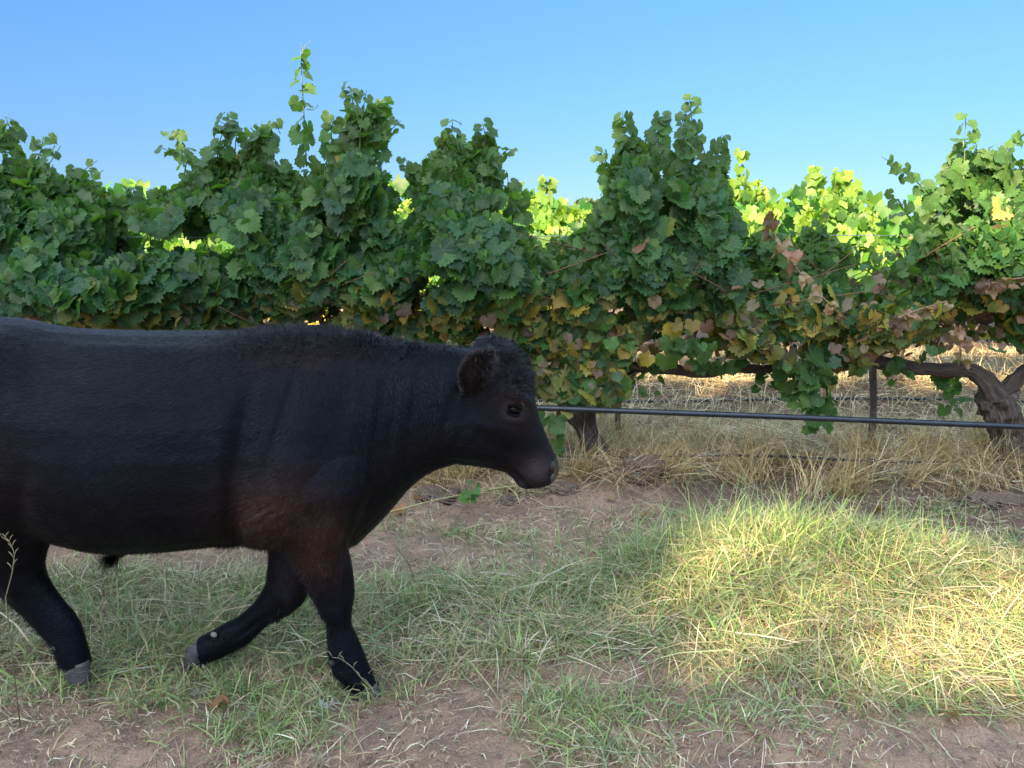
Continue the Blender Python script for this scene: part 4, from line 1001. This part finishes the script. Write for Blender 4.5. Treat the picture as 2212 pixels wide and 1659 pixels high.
hp.append(hairs(p_, nn, flow(p_, nn, sx, sy), rng.uniform(.04, .16, n), rng.uniform(.014, .026, n) * (1 - .5 * face) * (1 - .45 * sstep(1190, 1260, sy)), rng.uniform(.0012, .0022, n), tc * np.where(rng.uniform(0, 1, (n, 1)) < .2, rng.uniform(1.6, 3.2, (n, 1)), rng.uniform(.6, 1.2, (n, 1)))))
# woolly fringe over the withers and crest, standing up
fsx, fsy, fn = SX[polys].mean(1), SY[polys].mean(1), nr[polys].mean(1)
w = sstep(.45, .8, fn[:, 2]) * sstep(440, 560, fsx) * sstep(1020, 960, fsx) * (fsy < 800)
p_, nn, tc, sx, sy = roots(10000, w); n = len(p_)
tall = sstep(480, 600, sx) * sstep(960, 760, sx)
dr = flow(p_, nn, sx, sy) + rng.normal(0, .35, (n, 3)); dr[:, 0] += .3
hp.append(hairs(p_, nn, dr, rng.uniform(.7, 2.2, n), rng.uniform(.010, .024, n) * (.6 + .8 * tall), rng.uniform(.0007, .0012, n), (tc * .6 + np.array((.03, .026, .026)) * .5) * rng.uniform(.7, 1.6, (n, 1))))
# short fringe all along the back and belly
w = sstep(.6, .9, np.abs(fn[:, 2])) * (fsx < 700) * (fsx > -30) * (fsy < 1200)
p_, nn, tc, sx, sy = roots(9000, w); n = len(p_)
hp.append(hairs(p_, nn, flow(p_, nn, sx, sy), rng.uniform(.25, .8, n), rng.uniform(.008, .016, n), rng.uniform(.0008, .0013, n), tc * rng.uniform(.8, 1.6, (n, 1))))
# curly mop on the poll and forehead
w = np.exp(-((fsx - 1088) / 34) ** 2 - ((fsy - 762) / 46) ** 2) + .7 * np.exp(-((fsx - 1128) / 24) ** 2 - ((fsy - 806) / 34) ** 2)
p_, nn, tc, sx, sy = roots(9000, w); n = len(p_)
ph = fbm(p_[:, 0] * 60, p_[:, 2] * 60, p_[:, 1] * 60, s=33) * 12
dr = np.stack([np.cos(ph), rng.normal(0, .5, n), np.sin(ph)], 1)
hp.append(hairs(p_, nn, unit(dr), rng.uniform(.25, 1.3, n), rng.uniform(.010, .024, n), rng.uniform(.0009, .0015, n), (tc + .012) * rng.uniform(.6, 1.9, (n, 1))))
# ears: longer edging hairs
w = np.exp(-((fsx - 1036) / 34) ** 2 - ((fsy - 786) / 60) ** 2) * (fn[:, 1] > -.75) * (co[polys].mean(1)[:, 1] < cy(1036) - .1)
p_, nn, tc, sx, sy = roots(3500, w + 1e-9); n = len(p_)
hp.append(hairs(p_, nn, unit(rng.normal(0, .5, (n, 3)) + (0, 0, .6)), rng.uniform(.3, 1.2, n), rng.uniform(.008, .02, n), rng.uniform(.0008, .0013, n), (tc + .006) * rng.uniform(.6, 1.6, (n, 1))))
w = np.exp(-((fsx - 1034) / 40) ** 2 - ((fsy - 786) / 64) ** 2) * (np.abs(fn[:, 1] + .25) < .4) * (co[polys].mean(1)[:, 1] < cy(1036) - .11)
p_, nn, tc, sx, sy = roots(4200, w + 1e-9); n = len(p_)
hp.append(hairs(p_, nn, unit(rng.normal(0, .4, (n, 3)) + (-.4, -.4, .5)), rng.uniform(.5, 1.4, n), rng.uniform(.008, .016, n), rng.uniform(.0009, .0014, n), np.tile((.085, .078, .078), (n, 1)) * rng.uniform(.5, 1.5, (n, 1))))
# prepuce tuft, hanging back
q0 = P(245, 1203, cy(245)); n = 1300
p_ = q0 + rng.normal(0, 1, (n, 3)) * np.array((.014, .010, .008)); nn = np.tile((0, 0, -1.0), (n, 1))
dr = np.stack([rng.normal(-.65, .3, n), rng.normal(0, .15, n), rng.normal(-.55, .25, n)], 1)
hp.append(hairs(p_, nn, unit(dr), np.zeros(n), rng.uniform(.03, .085, n), rng.uniform(.0008, .0014, n), np.tile(black * 1.3, (n, 1))))
# backs of the legs, belly edge by the elbow
w = ((fn[:, 0] < -.35) & (fsy > 1180)).astype(float) + .8 * ((fsx > 500) & (fsx < 610) & (fsy > 1130) & (fn[:, 2] < -.3))
p_, nn, tc, sx, sy = roots(7000, w + 1e-9); n = len(p_)
hp.append(hairs(p_, nn, unit(np.stack([np.full(n, -.3), rng.normal(0, .3, n), np.full(n, -1.0)], 1)), rng.uniform(.2, .7, n), rng.uniform(.010, .022, n), rng.uniform(.0008, .0013, n), tc * rng.uniform(.7, 1.5, (n, 1))))
V, T, C, _ = join(hp)
mc = M("black_hair", 0.33, 0.15); mc.base(mc.attr("tint").outputs["Color"]); mc.b.inputs["Specular Tint"].default_value = (.62, .76, 1.0, 1)
put("coat", tri_mesh("coat", V - bull_base, T, C), mc.m, bull)

# eyes, nose pad, hooves, dew claws
def ball(name, c, r, mat, parent, scale=(1, 1, 1), rot=None, seg=20):
    a, b_ = np.meshgrid(np.linspace(0, math.pi, seg // 2 + 1), np.arange(seg) / seg * 2 * math.pi, indexing='ij')
    V = np.stack([np.sin(a) * np.cos(b_), np.sin(a) * np.sin(b_), np.cos(a)], -1).reshape(-1, 3) * r * np.array(scale)
    if rot is not None: V = V @ np.array(Euler(rot).to_matrix()).T
    m_ = seg // 2
    i = np.arange(m_)[:, None] * seg; j = np.arange(seg)[None]; j2 = (j + 1) % seg
    T = np.concatenate([np.stack([i + j, i + seg + j, i + seg + j2], -1).reshape(-1, 3), np.stack([i + j, i + seg + j2, i + j2], -1).reshape(-1, 3)])
    return put(name, tri_mesh(name, V + np.asarray(c) - bull_base, T), mat, parent)
me_ = M("eye_gloss", 0.03, 0.10); me_.base(me_.ramp(me_.noise(30, 2), [(0.3, (0.0015, 0.001, 0.001)), (0.7, (0.003, 0.002, 0.002))]))
dist = (SX - 1110) ** 2 + (SY - 872) ** 2
for sgn in (-1, 1):
    s = np.where((np.sign(co[:, 1] - yy) == sgn))[0]
    kk = s[np.argsort(dist[s])[:25]]; c0 = co[kk].mean(0)
    e = ball("eye", c0 - np.array((0, sgn * .0066, 0)), .0198, me_.m, bull, (1.05, .95, .82), (0, R(14), 0))
    # lids: two curved rolls of skin round the eyeball
    for up, amp, nm in ((1, .0150, "upper_lid"), (-1, .0152, "lower_lid")):
        t = np.linspace(-1.15, 1.15, 15)
        pts = np.stack([.0225 * np.sin(t), np.full(15, sgn * .0045) + sgn * .006 * np.cos(t), up * amp * np.cos(t)], 1)
        pts = pts @ np.array(Euler((0, R(14), 0)).to_matrix()).T + c0
        tube(nm, pts, .0042 * np.clip(np.cos(t) + .35, .3, 1), mh.m, e, bull_base, 8)
mn = M("nose_skin", 0.30, 0.5); nn_ = mn.noise(160, 2); mn.base(mn.ramp(nn_, [(0.3, (0.008, 0.007, 0.008)), (0.7, (0.028, 0.025, 0.027))])); mn.bump(nn_, .5, .003)
# bare wet skin of the muzzle: a shell just proud of the hide
sel = (muz > .35)
allp = np.array([list(p_.vertices)[:4] for p_ in body_me.polygons if len(p_.vertices) >= 4])
pk = allp[sel[allp].all(1)]
uq, inv = np.unique(pk, return_inverse=True)
nose = put("nose_pad", tri_mesh("nose_pad", co[uq] + nr[uq] * .0016 - bull_base, inv.reshape(-1, 4)), mn.m, bull)
for sgn in (-1, 1):
    q = P(1190, 1014, cy(1190)); s = np.where(np.sign(co[:, 1] - yy) == sgn)[0]
    kk = s[np.argsort((SX[s] - 1191) ** 2 + (SY[s] - 1013) ** 2)[:20]]; c0 = co[kk].mean(0)
    mnos = plain("nostril_dark", (0.003, 0.0025, 0.003), .5, .3)
    ball("nostril", c0 - np.array((.003, sgn * .0045, 0)), .0130, mnos, nose, (.80, .8, 1.3), (0, R(25), 0), 14)
    t = np.linspace(-2.2, 2.2, 17)
    rim = np.stack([.0125 * np.sin(t + 1.2) * .85, np.full(17, -sgn * .001), .0185 * np.cos(t + 1.2)], 1) @ np.array(Euler((0, R(25), 0)).to_matrix()).T + c0
    tube("nostril_rim", rim, .0038 * np.clip(np.cos(t * .6), .3, 1), mn.m, nose, bull_base, 8)
mhf = M("horn_hoof", 0.55, 0.35); hf = mhf.noise(1.0, 4, .6, None, (40, 40, 160)); mhf.base(mhf.ramp(hf, [(0.3, (0.035, 0.032, 0.034)), (0.7, (0.10, 0.09, 0.09))])); mhf.bump(hf, .3, .004)
def hoof(secs, off, label=None):
    for dy_, nm in ((-.021, 0), (.021, 1)):
        S = [pair(f, r, off + dy_, w * .52) for f, r, w in secs]
        V, T = loft(interp_secs(S, 12), 18, .85)
        o = put("hoof", tri_mesh("hoof", V - bull_base, T), mhf.m, bull)
hoof([((815, 1480), (757, 1484), .040), ((819, 1490), (757, 1496), .044), ((828, 1506), (762, 1509), .046)], -.115)
hoof([((438, 1430), (426, 1387), .038), ((428, 1443), (411, 1394), .040), ((414, 1452), (402, 1408), .036), ((403, 1457), (398, 1432), .024)], .04)
hoof([((192, 1429), (134, 1433), .042), ((194, 1448), (139, 1450), .046), ((197, 1472), (148, 1472), .046)], -.08)
hoof([((-242, 1430), (-308, 1433), .042), ((-232, 1448), (-305, 1452), .046), ((-222, 1470), (-303, 1472), .048)], .10)
mdk = plain("dark_horn", (.03, .028, .028), .6, .3)
mdc = plain("dew_claw_horn", (.20, .18, .15), .6, .3)
for px, py, off in ((462, 1371, .005), (466, 1380, .07), (716, 1432, -.15), (716, 1434, -.08), (119, 1400, -.115), (121, 1404, -.045)):
    ball("dew_claw", P(px, py, cy(px) + off), .0115, mdc if px == 462 else mdk, bull, (1.1, .8, .8), (0, R(30), 0), 12)

# ------------------------------------------------------------------ gum trees
def gum(label, x, y, h, crown_pts, leaf, seed, limbs):
    base = np.array((x, y, float(terrain(x, y))))
    root = thing("gum_tree", label, "tree", base, None)
    q = np.random.default_rng(seed)
    tp = smooth_path([base - (0, 0, .3), base + (h * .02, 0, h * .3), base + (-h * .01, 0, h * .55), base + (h * .02, 0, h * .75)], 18)
    tube("trunk", tp, np.linspace(h * .028, h * .010, 18), MAT_POLE, root, base, 12, .12, seed)
    for k in range(limbs):
        i = 7 + (k * 3) % 11; e = crown_pts[q.integers(0, len(crown_pts))]
        lp = smooth_path([tp[i], (tp[i] + e) / 2 + (0, 0, h * .02), e], 10)
        tube("limb", lp, np.linspace(h * .009, h * .002, 10), MAT_POLE, root, base, 7)
    n = len(crown_pts)
    V, T, C, U = leaves_np(crown_pts, q.normal(0, 1, (n, 3)), np.stack([q.normal(0, .5, n), q.normal(0, .5, n), -np.ones(n)], 1), q.uniform(.7, 1.3, n) * leaf, pick(np.array([(.07, .10, .045), (.09, .12, .06), (.055, .085, .04)]), n), TPL_LOW)
    put("crown", tri_mesh("crown", V - base, T, C, U), MAT_GUM, root)
for k, (px, py, Yd, w, lab) in enumerate(((1268, 428, 70, 3.2, "far gum tree whose pale crown peeps over the second row, right of the bull's head"), (1893, 462, 75, 4.0, "far gum tree low on the horizon in the dip near the right edge"), (700, 460, 90, 5, "far gum tree hidden behind the front vines above the bull's back"))):
    c = P(px, py, Yd); q = np.random.default_rng(k); n = 2600
    u = unit(q.normal(0, 1, (n, 3))) * (q.uniform(.3, 1, (n, 1)) ** .5)
    cl = np.array([(0, 0, -.35 * w), (.5 * w, 0, -.5 * w), (-.5 * w, .2 * w, -.55 * w), (.1 * w, -.3 * w, -.6 * w), (.9 * w, .1, -.75 * w), (-.9 * w, .1, -.8 * w)])
    pts = c + cl[q.integers(0, 6, n)] + u * np.array((.42, .42, .34)) * w
    gum(lab, c[0], Yd, c[2], pts, .32, 60 + k, 10)

# unseen gum added behind left of the camera, crown shaped to shade bull and front row
def lit_ground(x, y):  # ground spots where the crown is thinned to let sun fall
    a = 1.6 * np.exp(-(((x - 1.58) / .92) ** 2 + ((y - 2.98) / .58) ** 2) ** 1.4)
    a = np.maximum(a, 1.5 * np.exp(-(((x - 1.72) / .95) ** 2 + ((y - 3.66) / .48) ** 2) ** 1.6)) * (.70 + .7 * noise(x * 5.5, y * 6.5, s=88)) + .50 * np.exp(-(((x - 1.35) / 1.10) ** 2 + ((y - 3.10) / .62) ** 2) ** 2)
    b_ = .62 * np.exp(-(((x - .05) / 1.05) ** 2 + ((y - 4.66) / .52) ** 2) ** 1.5) * (.5 + noise(x * 4, y * 4, s=89))
    c_ = .55 * np.exp(-(((x + 1.15) / .6) ** 2 + ((y - 1.98) / .2) ** 2) ** 1.5)
    d_ = .45 * np.exp(-(((x - 1.9) / .5) ** 2 + ((y - 2.15) / .25) ** 2) ** 1.5)
    return np.clip(a * 1.05 + b_ + c_ + d_, 0, 1)
sd = np.array(SD)
n = 62000
qx, qz = rng.uniform(-8.5, 4.6, n), rng.uniform(-1.9, 3.4, n)
Q = np.stack([qx, np.full(n, 4.0), qz], 1)
p1 = Q + sd * ((4.9 - 4.0) / sd[1]); pg = Q - sd * (qz / sd[2])[:, None]
tops = np.interp(p1[:, 0], topx, topz)
lim = np.where(p1[:, 0] < 1.55, tops + .12, np.interp(p1[:, 0], [1.55, 2.0, 2.5, 2.8, 4.6], [2.8, 2.1, 1.45, 1.10, .9]))
open_row = sstep(lim - .12, lim + .12, p1[:, 2])
openness = np.where(pg[:, 1] > 4.9, open_row, lit_ground(pg[:, 0], pg[:, 1]))
keep = rng.uniform(0, 1, n) > openness ** .6  # crown leaves dropped where their shadow is not wanted
CR = (Q + sd * rng.uniform(24, 30, n)[:, None])[keep]
cc = CR.mean(0)
gum("unseen gum tree added behind the camera, its crown shaped to shade the bull", cc[0], cc[1], float(CR[:, 2].max()), CR, .16, 91, 24)
